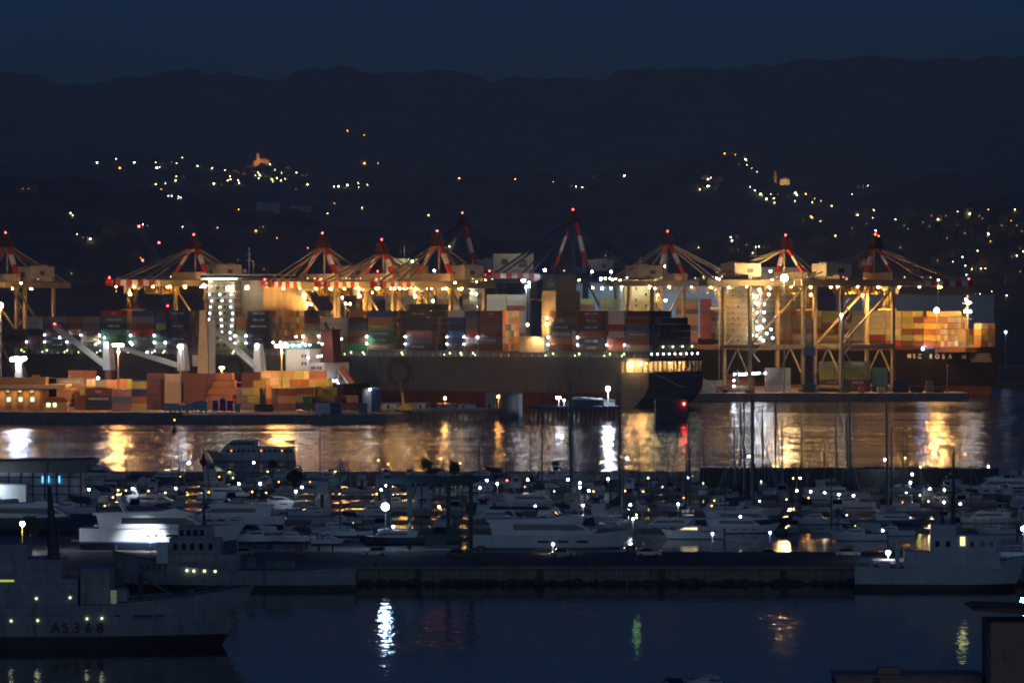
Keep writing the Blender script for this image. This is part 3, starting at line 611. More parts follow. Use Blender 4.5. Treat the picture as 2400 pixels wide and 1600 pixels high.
for bi, (l_, r_, cs, tx) in enumerate(BBAYS):
    v0 = 17 if bi < 2 else 7.6; u0, u1 = (B_u2(r_, v0), B_u2(l_, v0)) if bi < 2 else (B_u(r_), B_u(l_)); Ln = u1 - u0 - .3; n = len(cs)
    for k, c in enumerate(cs):
        tier = n - 1 - k; q = 2 if Ln > 13.5 else 1
        for h_ in range(q):
            cont(B_w(u0 + (u1 - u0) * (h_ + .5) / q, v0, BZB + tier * PITCH), B1, Ln / q - (.15 if q > 1 else 0), c, f'{CN[c]} container, {ORD[tier]} tier, {NTH[bi]} bay from the bow of the black ship' + (['', ', forward half', ][h_ == 0] if q > 1 else '') + (', aft half' if q > 1 and h_ else ''), None, 9 + Ln / q, tx.get(k) if q == 1 else None, True)
    for row in range(1, 11):
        for tier in range(n):
            near = bi in (2, 0); c = rng.choice('OYAOYC') if near else rng.choice('YLBACO')
            cc = tier + (1 if row > 3 and bi == 2 and tier == n - 1 and row < 8 else 0)
            if bi == 0 and row > 3: continue
            if bi == 1 and row > 5: continue
            if bi == 2 and row > 8: continue
            cont(B_w((u0 + u1) / 2, v0 + row * 2.5, BZB + tier * PITCH), B1, Ln, c, f'{CN[c]} container end, {ORD[tier]} tier, {NTH[row]} row inboard near the black ship bow', None, 6 if near else -1)
    if bi == 2:
        for row in range(1, 7): cont(B_w((u0 + u1) / 2, 7.6 + row * 2.5, BZB + n * PITCH), B1, Ln, 'Y', f'yellow container end, sixth tier, {NTH[row]} row inboard near the black ship bow', None, 6)
# stack aft of the accommodation
for i, (px, cs) in enumerate([(1742, 'OBYYB'), (1700, 'BOYYB'), (1662, 'OBAYB')]):
    for k, c in enumerate(cs):
        Y_ = 2290 + i * 12; cont((XP(px, Y_), Y_, BZB + (len(cs) - k) * 3.05), 0, [9.6, 9., 8.][i], c, f'{CN[c]} container, {ORD[len(cs) - 1 - k]} tier, {NTH[i]} stack aft of the black ship house', None, 12)
tag(MB().box(XP(1635, 2330), XP(1765, 2330), 2284, 2345, 3, BZB + 2.9).build('stern_block', hullblack), 'dark hull block of a moored barge under the brown and yellow stacks', 'barge')
# ================================================================ ship-to-shore gantry cranes
def crane(label, px, Y, ang, boomz, apexz, out, back, gauge, base, main, z0=3.2, trolley=.5, glow=1., headm=darkred, fest=True, dark=False):
    t = thing('gantry_crane', label, 'crane', (XP(px, Y), Y, z0), ang, 'quay gantry cranes of the container terminal')
    bz, az = boomz - z0, apexz - z0; hb = base / 2; ms = [red, white]
    for x in (0, -gauge):
        for y in (-hb, hb):
            k = MB().bar((x, y, 1.6), (x, y, bz - 1.6), 1.7, 1.3).build('leg', main, t)
            MB().box(x - .8, x + .8, y - 2.4, y + 2.4, 0, 1.5).build('bogie', dgrey, k)
    m = MB()
    for x in (0, -gauge): m.box(x - .7, x + .7, -hb + .9, hb - .9, 2., 3.6); m.box(x - .8, x + .8, -hb + .9, hb - .9, 21.2, 22.9)
    for y in (-hb, hb): m.box(-gauge + .9, -.9, y - .6, y + .6, 21, 23); m.bar((-gauge + .8, y, 23.2), (-.8, y, bz - 3), .8)
    for x in (0, -gauge): m.bar((x, -hb, 7), (x, 0, 21.2), .6).bar((x, hb, 7), (x, 0, 21.2), .6)
    m.build('portal_frame', main, t)
    m = MB().box(-1.6, 1.9, -hb - 1, hb + 1, bz + 1.9, bz + 5.4).box(-gauge - 1.2, -gauge + 1.2, -hb, hb, bz + 1.9, bz + 4)
    m.build('cross_beam', main, t)
    x0 = -gauge - back; g = MB(); nn = 8
    L1 = out * .45
    for y in (-2.6, 2.6):
        g.box(x0, L1, y - .6, y + .6, bz - 1.3, bz + 1.5, 2)
        for i in range(nn): a = L1 + (out - L1) * i / nn; b = L1 + (out - L1) * (i + 1) / nn; g.box(a, b, y - .6, y + .6, bz - 1.3, bz + 1.5, (i + 1) % 2)
    for i in range(14): x = x0 + 1 + (out - x0 - 2) * i / 13; g.box(x, x + .5, -2, 2, bz - .8, bz - .2, 2)
    bo = g.build('boom', [red, white, main], t)
    rl = MB(); rail(rl, [(x0, 3.5, bz + 1.5), (out, 3.5, bz + 1.5)], 1.3, .07, 4); rl.box(x0, out, 3.2, 4.2, bz + 1.35, bz + 1.5); rl.build('walkway', steel if not dark else navy, bo)
    ax = -3
    for y in (-1, 1):
        q = MB().striped((ax, y * 1.2, az - 4), (0, y * hb, bz + 5), 2.2, 3 if az - bz < 40 else 5, 1.3).build('stay_frame', ms, t)
    MB().bar((ax, 0, az - 4), (-gauge + 2, 0, bz + 4), .9).bar((ax, -.9, az - 5), (ax, .9, az - 5), 2.2).tube((ax - 1, 0, bz + 5), (ax - 1, 0, az - 6), .5).build('back_leg', main, t)
    hd = MB().box(ax - 2.6, ax + 2.6, -2.4, 2.4, az - 4.6, az - 1.8).box(ax - 1.8, ax + 2, -2.2, 1.2, az - 1.8, az + .6).box(ax - 3.2, ax + 3.2, -3.2, 3.2, az - 4.8, az - 4.5).tube((ax, 1, az - .4), (ax, 1, az + 3.2), .12).tube((ax - 1, -1, az - .4), (ax - 1, -1, az + 2), .1)
    rail(hd, [(ax - 3, -3.1, az - 4.5), (ax + 3, -3.1, az - 4.5)], 1.1, .07, 1.5); hd.build('apex_head', headm, t)
    s = MB(); r = .4 if not dark else .6
    for y in (-2.4, 2.4):
        if out > 40: s.tube((ax, y * .6, az - 4), (out * .88, y, bz + 1.5), r, n=6)
        s.tube((ax, y * .6, az - 4), (out * .55, y, bz + 1.5), r, n=6)
        s.tube((ax, y * .6, az - 4), (x0 + 2, y, bz + 1.5), r, n=6)
    s.bar((-gauge - 2, 0, bz + 2), ((ax + x0) / 2, 0, (az + bz) / 2), .6)
    s.build('forestay', main, t)
    mh = MB().box(-gauge - 6, -gauge + 11, -5, 5, bz + 3.2, bz + 9.4).box(-gauge - 3, -gauge + 3, -3, 3, bz + 9.4, bz + 10.2).build('machinery_house', dwhite if dark else cream, t)
    MB().box(-gauge + 10.98, -gauge + 11.06, -3, -.5, bz + 4, bz + 6.5).box(-gauge + 2, -gauge + 6, 5.02, 5.08, bz + 5, bz + 7).box(-gauge + 2, -gauge + 6, -5.08, -5.02, bz + 5, bz + 7).build('louvre_panel', dgrey, mh)
    tx = out * trolley
    c = MB().box(tx - 3, tx + 3, -3.4, 3.4, bz - 2.4, bz - 1.5).box(tx + 3.2, tx + 5.4, -1.3, 1.3, bz - 5, bz - 2.3).box(tx - 3, tx - 2.4, -2, 2, bz - 3.2, bz - 2.4).build('trolley', dwhite, t)
    sp = MB().box(tx - 1.2, tx + 1.2, -6, 6, bz - 13, bz - 12.4)
    for xx, yy in ((-1, -2), (1, -2), (-1, 2), (1, 2)): sp.tube((tx + xx, yy, bz - 12.4), (tx + xx, yy, bz - 2.4), .06, n=4)
    sp.build('spreader', yellow, c)
    if fest:
        f = MB(); n = 12; span = 30
        for i in range(n):
            a = tx - 4 - span * i / n; pts = [(a - span / n * k / 6, 3.9, bz - 1.6 - 3.6 * math.sin(math.pi * k / 6) ** .7) for k in range(7)]; f.path(pts, .13, 4)
        f.build('festoon_cable', yellow if not dark else black, t)  # lamp light on the loops put into their colour as yellow
    n = int((out + gauge) / 7)
    for i in range(n):
        x = -gauge + 3 + i * 7 + rng.uniform(-.8, .8)
        if rng.random() < .75 * min(1, glow + .3): lamp(t, (x, 3.2 if i % 2 else -3.2, bz - 1.75), (1, .45, .1), 300, rng.choice((.25, .33, .42)))
    for i in range(n + 3):
        if rng.random() < .4 * glow: lamp(t, (-gauge - back + 4 + i * 6, 3.9, bz + 3.1), LC['y'], 5, .22)
    if glow > .05:
        lamp(t, (tx + 4, 1.5, bz - 5.3), (1, .55, .16), 160 * min(1, glow), .6)
        w_ = t.matrix_basis
        for fx, pw in ((tx - 4, 1.), (-gauge * .5, .8)):
            light(w_ @ Vector((fx, 0, bz - 3.2)), 42000 * glow * pw, (1, .5, .14), .5)
        lamp(t, (-2, hb + 1.2, bz + 1), (1, .55, .18), 110, .4); light(w_ @ Vector((14, hb + 8, bz + 2)), 11000 * glow, (1, .5, .18), .5, w_ @ Vector((-6, 0, (az + bz) / 2 - 2)), 90)
    if glow > .3:
        for q in (.45, .8):
            light(w_ @ Vector((out * q, 10, bz - 9)), 9000 * min(1.3, glow), (1, .52, .16), .4, w_ @ Vector((out * q, 0, bz)), 110)  # added spots without lamps, brightening the boom from below
        lad = MB()
        for k in range(9): z = 15 + (bz - 18) * k / 9; z2 = 15 + (bz - 18) * (k + 1) / 9; a_ = -gauge + (1.2 if k % 2 else 5.2); b_ = -gauge + (5.2 if k % 2 else 1.2); lad.bar((a_, -hb - 1.2, z), (b_, -hb - 1.2, z2), .9, .18)
        lad.build('stairs', steel, t); cb = MB()
        for k in range(6): x_ = -gauge + 4 + k * 5; cb.path([(x_, -3, bz - 1.5), (x_ + 1.5, -3, bz - 4.5), (x_ + 3.4, -3, bz - 4.2), (x_ + 5, -3, bz - 1.5)], .13, 4)
        cb.build('hanging_cable', black, t)
    lamp(t, (out, 0, bz + 2.4), RED, 30, .4, 'warning_lamp'); lamp(t, (ax - 1, -1, az + 2.2), RED, 30, .4, 'warning_lamp')
    return t
AN = R(239); BN = R(40)
def sp_(px, Y, by, ay): return dict(boomz=ZP(by, Y), apexz=ZP(ay, Y))
crane('cream gantry crane cut by the picture edge, beside the lowest container stacks', 5, 2110, AN, **sp_(5, 2110, 668, 555), out=26, back=22, gauge=30, base=18, main=cranepaint, glow=.35, fest=False)
crane('brightly lit gantry crane nearest the ship bridge, boom out over the low stacks', 447, 2062, AN, **sp_(0, 2062, 664, 560), out=66, back=18, gauge=30, base=18, main=cranepaint, glow=.6, trolley=.72)
crane('gantry crane with red and white apex frame, second lit crane behind the grey ship', 749, 2024, AN, **sp_(0, 2024, 668, 557), out=46, back=18, gauge=30, base=18, main=cranepaint, trolley=.25, glow=.9)
crane('shortest gantry crane with pale apex legs, third lit crane behind the grey ship', 888, 2016, AN, **sp_(0, 2016, 668, 572), out=50, back=18, gauge=30, base=16, main=cranepaint, trolley=.3, glow=.9)
crane('gantry crane with narrow red and white apex, fourth lit crane, beside the dark blue giants', 1018, 2000, AN, **sp_(0, 2000, 668, 552), out=50, back=20, gauge=30, base=18, main=cranepaint, trolley=.3, glow=.9)
crane('dark blue giant gantry crane farther off, the one nearer the lit cranes', 1078, 2360, AN, **sp_(0, 2360, 648, 508), out=84, back=52, gauge=32, base=20, main=navy, glow=.04, dark=True, fest=False)
crane('dark blue giant gantry crane with the highest apex, above the ship funnel', 1338, 2340, AN, **sp_(0, 2340, 648, 500), out=86, back=54, gauge=32, base=20, main=navy, glow=.04, dark=True, fest=False)
crane('gantry crane standing alone above the dark stern container block', 1575, 2225, BN, **sp_(0, 2225, 665, 552), out=56, back=22, gauge=22, base=18, main=cranepaint, glow=.5, trolley=.6)
crane('gantry crane beside the dazzling orange floodlight, its legs on the terminal quay', 1852, 2052, BN, **sp_(0, 2052, 664, 562), out=38, back=22, gauge=35, base=18, main=cranepaint, glow=.6, trolley=.3)
crane('outermost gantry crane, striped boom reaching far over the black ship bow', 2062, 2070, BN, **sp_(0, 2070, 664, 560), out=62, back=20, gauge=35, base=18, main=cranepaint, glow=1.4, trolley=.1)
# white machine house blocks of the dark cranes
for i, (px, py, Y, w_) in enumerate([(1203, 616, 2330, 22)]):
    t = thing('machinery_cabin', 'long pale machinery cabin with two dark panels high between the blue cranes', 'cabin', (XP(px, Y), Y, ZP(650, Y)))
    bb = MB().box(-w_ / 2, w_ / 2, -4, 4, 4, 13).box(-w_ / 2, w_ / 2, -3, 3, 0, 3.8).build('wall', cream, t)
    MB().box(-6.5, -3, -4.1, -4.03, 7, 10).box(3, 7.4, -4.1, -4.03, 5.5, 9.5).build('sign_panel', dgrey, bb); letters('MSC', 1.8, letter_w, bb, (5.2, -4.14, 7.5))
    MB().box(-w_ / 2, w_ / 2, -3, 3, -3.2, -.2).bar((-9, 0, -3), (-9, 0, 3.2 - ZP(650, Y)), 1.6).bar((9, 0, -3), (9, 0, 3.2 - ZP(650, Y)), 1.6).build('frame', navy, t)
lamp(None, P(1277, 633, 2300), WHITE, 60, .7); 
BL = bpy.data.objects[COL.objects[-1].name]; tag(BL, 'single white floodlight above the ship funnel on the dark crane walkway', 'floodlight'); BL.name = 'floodlight'
# ================================================================ power station and sheds behind the terminal
t = thing('power_station', 'huge pale blue power station hall behind the cranes', 'power station', (XP(1540, 3000), 3000, 1.6))
m = MB().box(-58, 60, 0, 40, 0, 58); wa = m.build('wall', ltblue, t)
g = MB()
for i in range(28): x = -57 + i * 4.2; g.box(x, x + .5, -.35, -.02, 1, 57)
g.build('cladding_rib', ltblue, wa); MB().box(-59, 61, -1, 41, 58.02, 59.4).build('roof', grey, t)
[light((XP(q_, 2930), 2930, 20), 45000, (.75, .9, 1), .6, (XP(q_, 3000), 3000, 35)) for q_ in (1440, 1640)]
t = thing('power_station', 'unlit long blue grey hall behind the outermost crane boom', 'power station', (XP(2170, 3000), 3000, 1.6))
wa = MB().box(-60, 48, 0, 40, 0, 50).build('wall', ltblue, t); MB().box(-61, 49, -1, 41, 50.02, 51).build('roof', grey, t)
g = MB()
for i in range(26): x = -59 + i * 4.2; g.box(x, x + .5, -.35, -.02, 1, 49)
g.build('cladding_rib', ltblue, wa)
# stacks on the far terminal ground seen over the grey ship
fs = [(960, 1140, 675, 'ACCOC'), (1140, 1235, 690, 'CWCRW'), (1335, 1400, 700, 'LBO'), (1400, 1460, 700, 'LLW'), (1470, 1500, 697, 'WNS'), (1505, 1540, 696, 'WW'), (1580, 1640, 698, 'AOB'), (1640, 1668, 700, 'RRB')]
k = 0
for a, b, top, cs in fs:
    Y = 2290 + (a % 3) * 4; n = max(1, round((b - a) / 52)); zt = ZP(top, Y) - 2.87
    for i in range(n):
        for j in range(int((zt - 3.2) / 2.95) + 1):
            z = zt - j * 2.95; cc = cs[(i + j) % len(cs)]; k += 1
            cont((XP(a + (b - a) * (i + .5) / n, Y), Y, z), 0, min(12, (b - a) / n * Y / F - .3), cc, f'{CN[cc]} container, {NTH[min(j,29)]} from the top, {NTH[fs.index((a,b,top,cs))]} far stack, column {k} behind the funnel', None, 5 if j < 2 else -1)

# ================================================================ geared cargo ship lying behind the west quay
CO_ = Vector((XP(757, 1868), 1868, 0))
def C_u(px): t = (px - 1200) / F; return (CO_.x - CO_.y * t) / (c31 + s31 * t)
def C_w(u, v, z): return CO_ + Vector((-c31 * u + s31 * v, s31 * u + c31 * v, z))
shipC = thing('cargo_ship', 'geared cargo ship with three white deck cranes and red and black funnel behind west quay', 'cargo ship', CO_, A1)
hC = hull(178, 24, 10.5, draft=4, sheer=1.5, rake=6, stern=.85, tap=.2, stations=24); X = MB(); X.v = [(x - 10, y - 12, z) for x, y, z in hC.v]; X.f = hC.f; X.m = hC.m; X.build('hull', [hullblack, bootred, grey], shipC)
def cz(py, u=5): return ZP(py, C_w(u, 0, 0).y)
a1, a0 = C_u(667), C_u(722)
acc = MB().box(a0, a1, -22, -1, 10.4, cz(818)).build('accommodation', white, shipC)
MB().box(.2, a0 - .05, -21, -1.5, 10.4, cz(850)).build('lower_house', white, shipC)
br = MB().box(a0 + 1, a1 + 1, -24, .5, cz(818) + .03, cz(805)).build('bridge', green, shipC)
ra = MB(); rail(ra, [(a0, .3, cz(805)), (a1 + 1, .3, cz(805)), (a1 + 1, -24, cz(805))], 1.2, .06, 1.6); ra.build('bridge_railing', dwhite, br)
g = MB()
for py in (834, 852, 871):
    for d in (0, 1.6): x = C_u(713) + d; g.box(x - .5, x + .5, -.98, -.92, cz(py) - .6, cz(py) + .6)
for px in (733, 747): 
    for d in (0, 1.3): x = C_u(px) + d; g.box(x - .4, x + .4, -1.48, -1.42, cz(862) - .6, cz(862) + .6)
for i in range(4): g.box(.12, .18, -6 - i * 3.4, -5 - i * 3.4, cz(890), cz(886))
g.build('window', glass, acc)
fn = MB().prof([(a0 - 9, cz(850)), (a0 - 2, cz(850)), (a0 - 2.5, cz(776)), (a0 - 8, cz(776))], 3.3); X = MB(); X.v = [(x, y - 10, z) for x, y, z in fn.v]; X.f = fn.f; X.m = fn.m
fo = X.build('funnel', bootred, shipC); MB().tube((a0 - 5, -9, cz(776)), (a0 - 3, -9, cz(756)), .7).tube((a0 - 6, -11, cz(776)), (a0 - 6, -11, cz(766)), .4).box(a0 - 8.3, a0 - 1.9, -13.5, -6.5, cz(776), cz(772)).build('exhaust_pipe', black, fo)
ff = MB(); 
for s in (-1, 1): ff.bar((-1, -12 + s * 2.4, cz(862)), (-10, -12 + s * 2.4, 7), .7).bar((-2, -12 + s * 2.4, 10.4), (-2, -12 + s * 2.4, cz(866)), .5)
ff.bar((-7, -15, 5), (-7, -9, 5), .5).bar((-9.5, -14, 7), (-9.5, -14, 0.5), .4).build('lifeboat_ramp', dwhite, shipC)
MB().tube((-2.2, -12, cz(865)), (-8.5, -12, 9.5), 1.3, .8).ball((-2.2, -12, cz(865)), 1.3).build('lifeboat', ORG and mat('lifeboat_orange', (.5, .14, .03)), shipC)
for px, py, s in ((698, 789, 40), (714, 789, 40), (674, 805, 34), (690, 809, 55), (705, 809, 55), (720, 808, 40), (730, 808, 34), (727, 838, 26), (749, 835, 40), (757, 834, 40), (770, 892, 26), (777, 892, 26), (781, 899, 26), (644, 802, 24), (661, 802, 24), (789, 794, 24), (759, 806, 30)):
    u = C_u(px); lamp(shipC, (u, 1.4 if px < 760 else -4, cz(py, u)), WHITE, s, .4)
light(C_w(a1 - 3, -7, cz(802)), 3500, (1, .85, .6), .4, C_w(a1 - 4, 4, cz(850))); light(C_w(-6, -6, cz(870)), 2500, (1, 1, .85), .4); light(C_w(a0 - 6, -1, cz(800)), 1800, (1, .5, .2), .3, C_w(a0 - 6, 9, cz(805)))
# deck cranes
def deck_crane(px, base_py, top_py, tip, hm_lab, w=4.2, house=white, ped=brown):
    u = C_u(px); Yc = C_w(u, -9, 0).y; zt, zb = ZP(top_py, Yc), ZP(base_py, Yc); ct = Vector((u, -9 + 0, 0))
    h = MB().prof([(-w / 2, zb), (w / 2, zb), (w / 2 * 1.05, zb + (zt - zb) * .4), (w / 2 * .9, zt), (-w / 2 * .15, zt - .4), (-w / 2 * .8, zb + (zt - zb) * .45)], 1.9)
    X = MB(); X.v = [(x + u, y - 9, z) for x, y, z in h.v]; X.f = h.f; ho = X.build('crane_house', house, shipC)
    MB().tube((u, -9, 10), (u, -9, zb), 2.1, 2.1, 12).build('pedestal', ped, ho)
    wp = P(tip[0], tip[1], 0)  # jib tip in world, on the plane of the crane
    tipz = ZP(tip[1], Yc); dx = (XP(px, Yc) - XP(tip[0], Yc)) / c31
    j = MB(); b0 = Vector((u + 1.5, -8.2, zb + 2.2)); b1 = Vector((u + dx, -7.6, tipz))
    for s in (-1, 1): j.bar(b0 + Vector((0, s * 1.1, 0)), b1 + Vector((0, s * .4, 0)), 1., 1.9)
    for q in range(1, 8): j.bar(b0.lerp(b1, q / 8) + Vector((0, -1, 0)), b0.lerp(b1, q / 8) + Vector((0, 1, 0)), .5)
    jo = j.build('jib', house, ho)
    MB().tube(b1, (u, -8.6, zt), .1, n=4).tube(b1 + Vector((0, .6, 0)), (u, -8, zt), .1, n=4).tube(b1, b1 - Vector((0, 0, 6)), .08, n=4).build('hoist_wire', dgrey, jo)
    lamp(ho, (u - .5, -6.6, zt - 1.2), WHITE, 60, .6); lamp(jo, b1 + Vector((0, 0, 1.)), RED, 30, .45, 'warning_lamp'); light(C_w(u + 2, -2, zt + 1.5), 2600, (1, .93, .85), .3, C_w(u + 3, 9, zb))
deck_crane(228, 868, 800, (95, 765), ''); deck_crane(403, 870, 804, (252, 816), ''); deck_crane(582, 872, 804, (445, 748), '')
lamp(shipC, (C_u(233), 1, cz(886, C_u(233))), WHITE, 55, .6); light(C_w(C_u(233), -4, cz(886, C_u(233)) + .4), 900, WHITE, .3)

# ================================================================ west quay
GZ = 2.9; WP = 2.93
SN = {}
def qstack(a, b, Y, cs, name, E=False, tx={}):
    for k, c in enumerate(cs):
        tier = len(cs) - 1 - k
        cont((XP((a + b) / 2, Y), Y + (6.1 if E else 0), GZ + tier * WP), -math.pi / 2 if E else 0, 12.1 if E else (b - a) * Y / F - .12, c,
             f'{CN[c]} container, {ORD[tier]} of stack {name}' if len(cs) > 1 else f'{CN[c]} container {name}', None, 30, tx.get(k))
ends = ['first', 'second', 'third', 'fourth', 'fifth', 'sixth', 'seventh']
qstack(160, 226, 1800, 'OEAOO', 'with the lone orange box on top behind the warehouse'); qstack(133, 197, 1775, 'EOAB', 'with grey lid right beside the warehouse')
qstack(203, 232, 1760, 'CAKK', 'topped by the short cream box'); qstack(188, 214, 1735, 'LAO', 'low olive topped one near the gatehouse'); qstack(224, 250, 1738, 'SNKN', 'narrow dark one under the first deck crane')
qstack(175, 200, 1722, 'OO', 'two high by the gatehouse'); qstack(200, 262, 1718, 'BNK', 'dark three high before the salmon stack'); qstack(250, 298, 1745, 'PAON', 'salmon topped one behind the front stacks')
qstack(263, 308, 1698, 'PSP', 'front three high salmon and slate'); qstack(309, 344, 1700, 'YNOY', 'with yellow lid at the front fence'); qstack(276, 309, 1760, 'LLAB', 'olive topped behind the lamp mast')
for i in range(3): qstack(344 + i * 14, 358 + i * 14, 1714, 'BBBBB', f'dark brown end-on, {ends[i]} column beside the tan tower', True)
qstack(386, 424, 1710, 'AAAAP', 'tan tower lit from above'); 
for i, (a, cs) in enumerate([(503, 'B'), (494, 'B'), (486, 'B'), (478, 'B')]):
    pass
for k in range(5):
    w0 = 503 - k * 8.5; z = GZ + (4 - k) * WP; Y = 1722
    cont((XP((430 + w0) / 2, Y), Y, z), 0, (w0 - 430) * Y / F, 'B', f'long brown container, {ORD[4 - k]} in the staircase stack beside the glowing orange ends', None, 40)
    n = int((556 - w0) // 13.6)
    for i in range(n): cont((XP(w0 + 7 + i * 13.6 + (53 - 0) * 0, Y), Y + 7, z), -math.pi / 2, 12.1, 'O', f'glowing orange container end, {ORD[4 - k]} tier, {ends[i]} column from the staircase', None, 38)
qstack(566, 611, 1730, 'BBSBB', 'brown topped behind the blue barrels')
for i in range(4): qstack(554 + i * 13.5, 567.5 + i * 13.5, 1712, [list('VVV'), list('LVV'), list('LLV'), list('YLE')][i], f'end-on {ends[i]} column behind the blue barrels', True)
for i, (a, b, cs) in enumerate([(612, 634, 'CAOA'), (634, 655, 'ACAO'), (655, 690, 'ALAB'), (690, 712, 'LAOB'), (712, 724, 'CCAB'), (724, 766, 'BRBB')]):
    qstack(a, b, 1790, cs + 'B', f'in the bright-roofed back row, {ends[i]} from the orange glow')
for i, (a, b, Y, cs) in enumerate([(594, 623, 1722, 'YLSE'), (636, 678, 1728, 'LVB'), (679, 724, 1750, 'BTAB'), (724, 740, 1745, 'CLAB'), (740, 780, 1752, 'LBYB'), (636, 650, 1712, 'VVV'), (650, 694, 1708, 'BAB'), (694, 736, 1728, 'BLN'), (738, 756, 1730, 'AAA'), (752, 790, 1735, 'LYB'), (710, 728, 1702, 'GT'), (730, 752, 1705, 'BO'), (752, 784, 1708, 'YY'), (784, 812, 1712, 'BA'), (800, 840, 1722, 'AB')]):
    qstack(a, b, Y, cs, f'{NTH[i]} in the dim yard before the white ship house')
qstack(596, 640, 1690, 'K', 'low dark one at the quay edge by the blue barrels')

# warehouse with sloping buttresses
t = thing('warehouse', 'ochre warehouse with sloping buttresses and lit windows at the west quay', 'warehouse', (XP(35, 1712), 1712, GZ))
x0, x1 = XP(-90, 1712) - XP(35, 1712), XP(101, 1712) - XP(35, 1712)
wa = MB().box(x0, x1, 1, 22, 0, 8.6).build('wall', ochre, t); rf = MB().box(x0 - 1, x1 + 9, -1.4, 24, 9.2, 10.2).box(x0 - .6, x1 + 8, -1, 23.6, 8.6, 9.2).build('roof', cream, t)
MB().box(x0 + 14, x0 + 33, 6, 18, 10.2, 13).build('roof_cabin', ochre, t); MB().box(6, 9, 7, 10, 10.2, 14).build('chimney', ochre, rf)
for i in range(7):
    x = x1 - 3 - i * 4.75
    MB().add([(x, 1, 0), (x + 2, 1, 0), (x + 2, -2.2, 0), (x, -2.2, 0), (x, 1, 8), (x + 2, 1, 8), (x + 2, -.2, 8), (x, -.2, 8)], [(0, 1, 2, 3), (4, 7, 6, 5), (3, 2, 6, 7), (0, 3, 7, 4), (1, 5, 6, 2), (0, 4, 5, 1)]) if False else None
    b_ = MB(); b_.add([(x, 1, 0), (x + 2, 1, 0), (x + 2, -2.4, 0), (x, -2.4, 0), (x, 1, 8.2), (x + 2, 1, 8.2), (x + 2, -.2, 8.2), (x, -.2, 8.2)], [(0, 1, 2, 3), (4, 7, 6, 5), (3, 2, 6, 7), (0, 3, 7, 4), (1, 5, 6, 2), (0, 4, 5, 1)]); b_.build('buttress', ochre, t)
    MB().box(x - 2.2, x - .6, .9, .97, 3.4, 5.2).build('window', emit((.75, 1, .7), 1.1) if i in (0, 1, 2, 4) else glass, wa)
    MB().box(x - 2.5, x - .9, -.7, .7, 7.2, 8.2).build('awning', white, wa)
    light((XP(35, 1712) + x - 1, 1709, GZ + 8.3), 420, WARM, .2)
t = thing('gatehouse', 'small tiled gatehouse with two lit windows beside the ochre warehouse', 'gatehouse', (XP(130, 1700), 1700, GZ))
wa = MB().box(-4.5, 4.5, 0, 7, 0, 4).build('wall', ochre, t); MB().prof([(-5.2, 4), (-3, 5.4), (3, 5.4), (5.2, 4)], 4.4).build('roof', tile, t, (0, 3.5, 0)); MB().box(-3.6, -2, -.08, -.03, 1.5, 3.2).box(-1, .4, -.08, -.03, 1.5, 3.2).build('window', emit((.75, 1, .6), 1.6), wa)
# quay-edge wall with fence
m = MB().box(XP(-200, 1640), XP(428, 1640), 1640, 1641, GZ, GZ + .9); t = thing('quay_fence', 'pale mesh fence on a low wall along the west quay edge', 'fence'); m.build('low_wall', conc, t)
m = MB()
for i in range(200): x = XP(-200, 1641) + i * .6 * 1.72; m.box(x, x + .1, 1640.4, 1640.5, GZ + .9, GZ + 3.1)
m.box(XP(-200, 1640), XP(428, 1640), 1640.4, 1640.5, GZ + 3.1, GZ + 3.25); m.build('railing_bars', steel, t)
# light masts
def mast(px, Y, zg, lamp_y, label, col, s, heads, power, r=.55, matp=steel):
    z = ZP(lamp_y, Y); t = thing('light_mast', label, 'light mast', (XP(px, Y), Y, zg))
    MB().tube((0, 0, 0), (0, 0, z - zg - .2), .38, .22, 10).bar((-heads * .55, 0, z - zg), (heads * .55, 0, z - zg), .25).build('pole', matp, t)
    for i in range(heads): x = (i - (heads - 1) / 2) * 1.1; h = MB().box(x - .45, x + .45, -.5, .5, z - zg + .1, z - zg + .35).build('lamp_head', dgrey, t); lamp(h, (x, -.2, z - zg - .25), col, s, r)
    if power: light((XP(px, Y), Y - 1.2, z - .9), power, col, .5, spot=164)
    return t
mast(277, 1730, GZ, 807, 'slim mast with two warm lamps over the container yard by the first deck crane', (1, .47, .13), 500, 4, 40000)
mast(660, 1742, GZ, 809, 'golden glowing lamp mast before the white ship accommodation', (1, .47, .11), 700, 5, 50000)
light((XP(660, 1742), 1741, 26), 150000, (1, .5, .18), .6, A_w(A_u(860), 0, 32), 64); light((XP(277, 1730), 1729, 26), 90000, (1, .52, .2), .6, A_w(A_u(330), 0, 30), 70); light((XP(1425, 1668), 1669, 13), 60000, (1, .62, .36), .6, A_w(A_u(1250), 0, 38), 60)
mast(423, 1690, GZ, 811, 'tall mast with cold white lamps before the tan container tower', (.75, .85, 1), 120, 2, 9000)
mast(520, 1860, GZ, 860, 'short hidden lamp mast behind the glowing orange containers', (1, .5, .14), 40, 2, 9000)
light((XP(560, 1700), 1684, 25), 22000, (1, .38, .07), .4, (XP(525, 1720), 1722, 12)); light((XP(390, 1690), 1670, 28), 9000, (1, .5, .18), .4, (XP(370, 1710), 1712, 10)); light((XP(740, 1700), 1775, 26), 8000, (1, .52, .16), .4)  # first spot is added without a lamp to brighten the orange ends
light((XP(110, 1700), 1670, 24), 11000, (1, .45, .13), .4, (XP(110, 1720), 1725, 7))
t = thing('floodlight_tower', 'grey floodlight tower with blinding blue-white lamps above the warehouse', 'floodlight', (XP(44, 1790), 1790, GZ)); zz = ZP(842, 1790) - GZ
MB().prof([(-2.2, 0), (2.2, 0), (1, zz - 1), (-1, zz - 1)], 1.4).build('tower', conc, t)
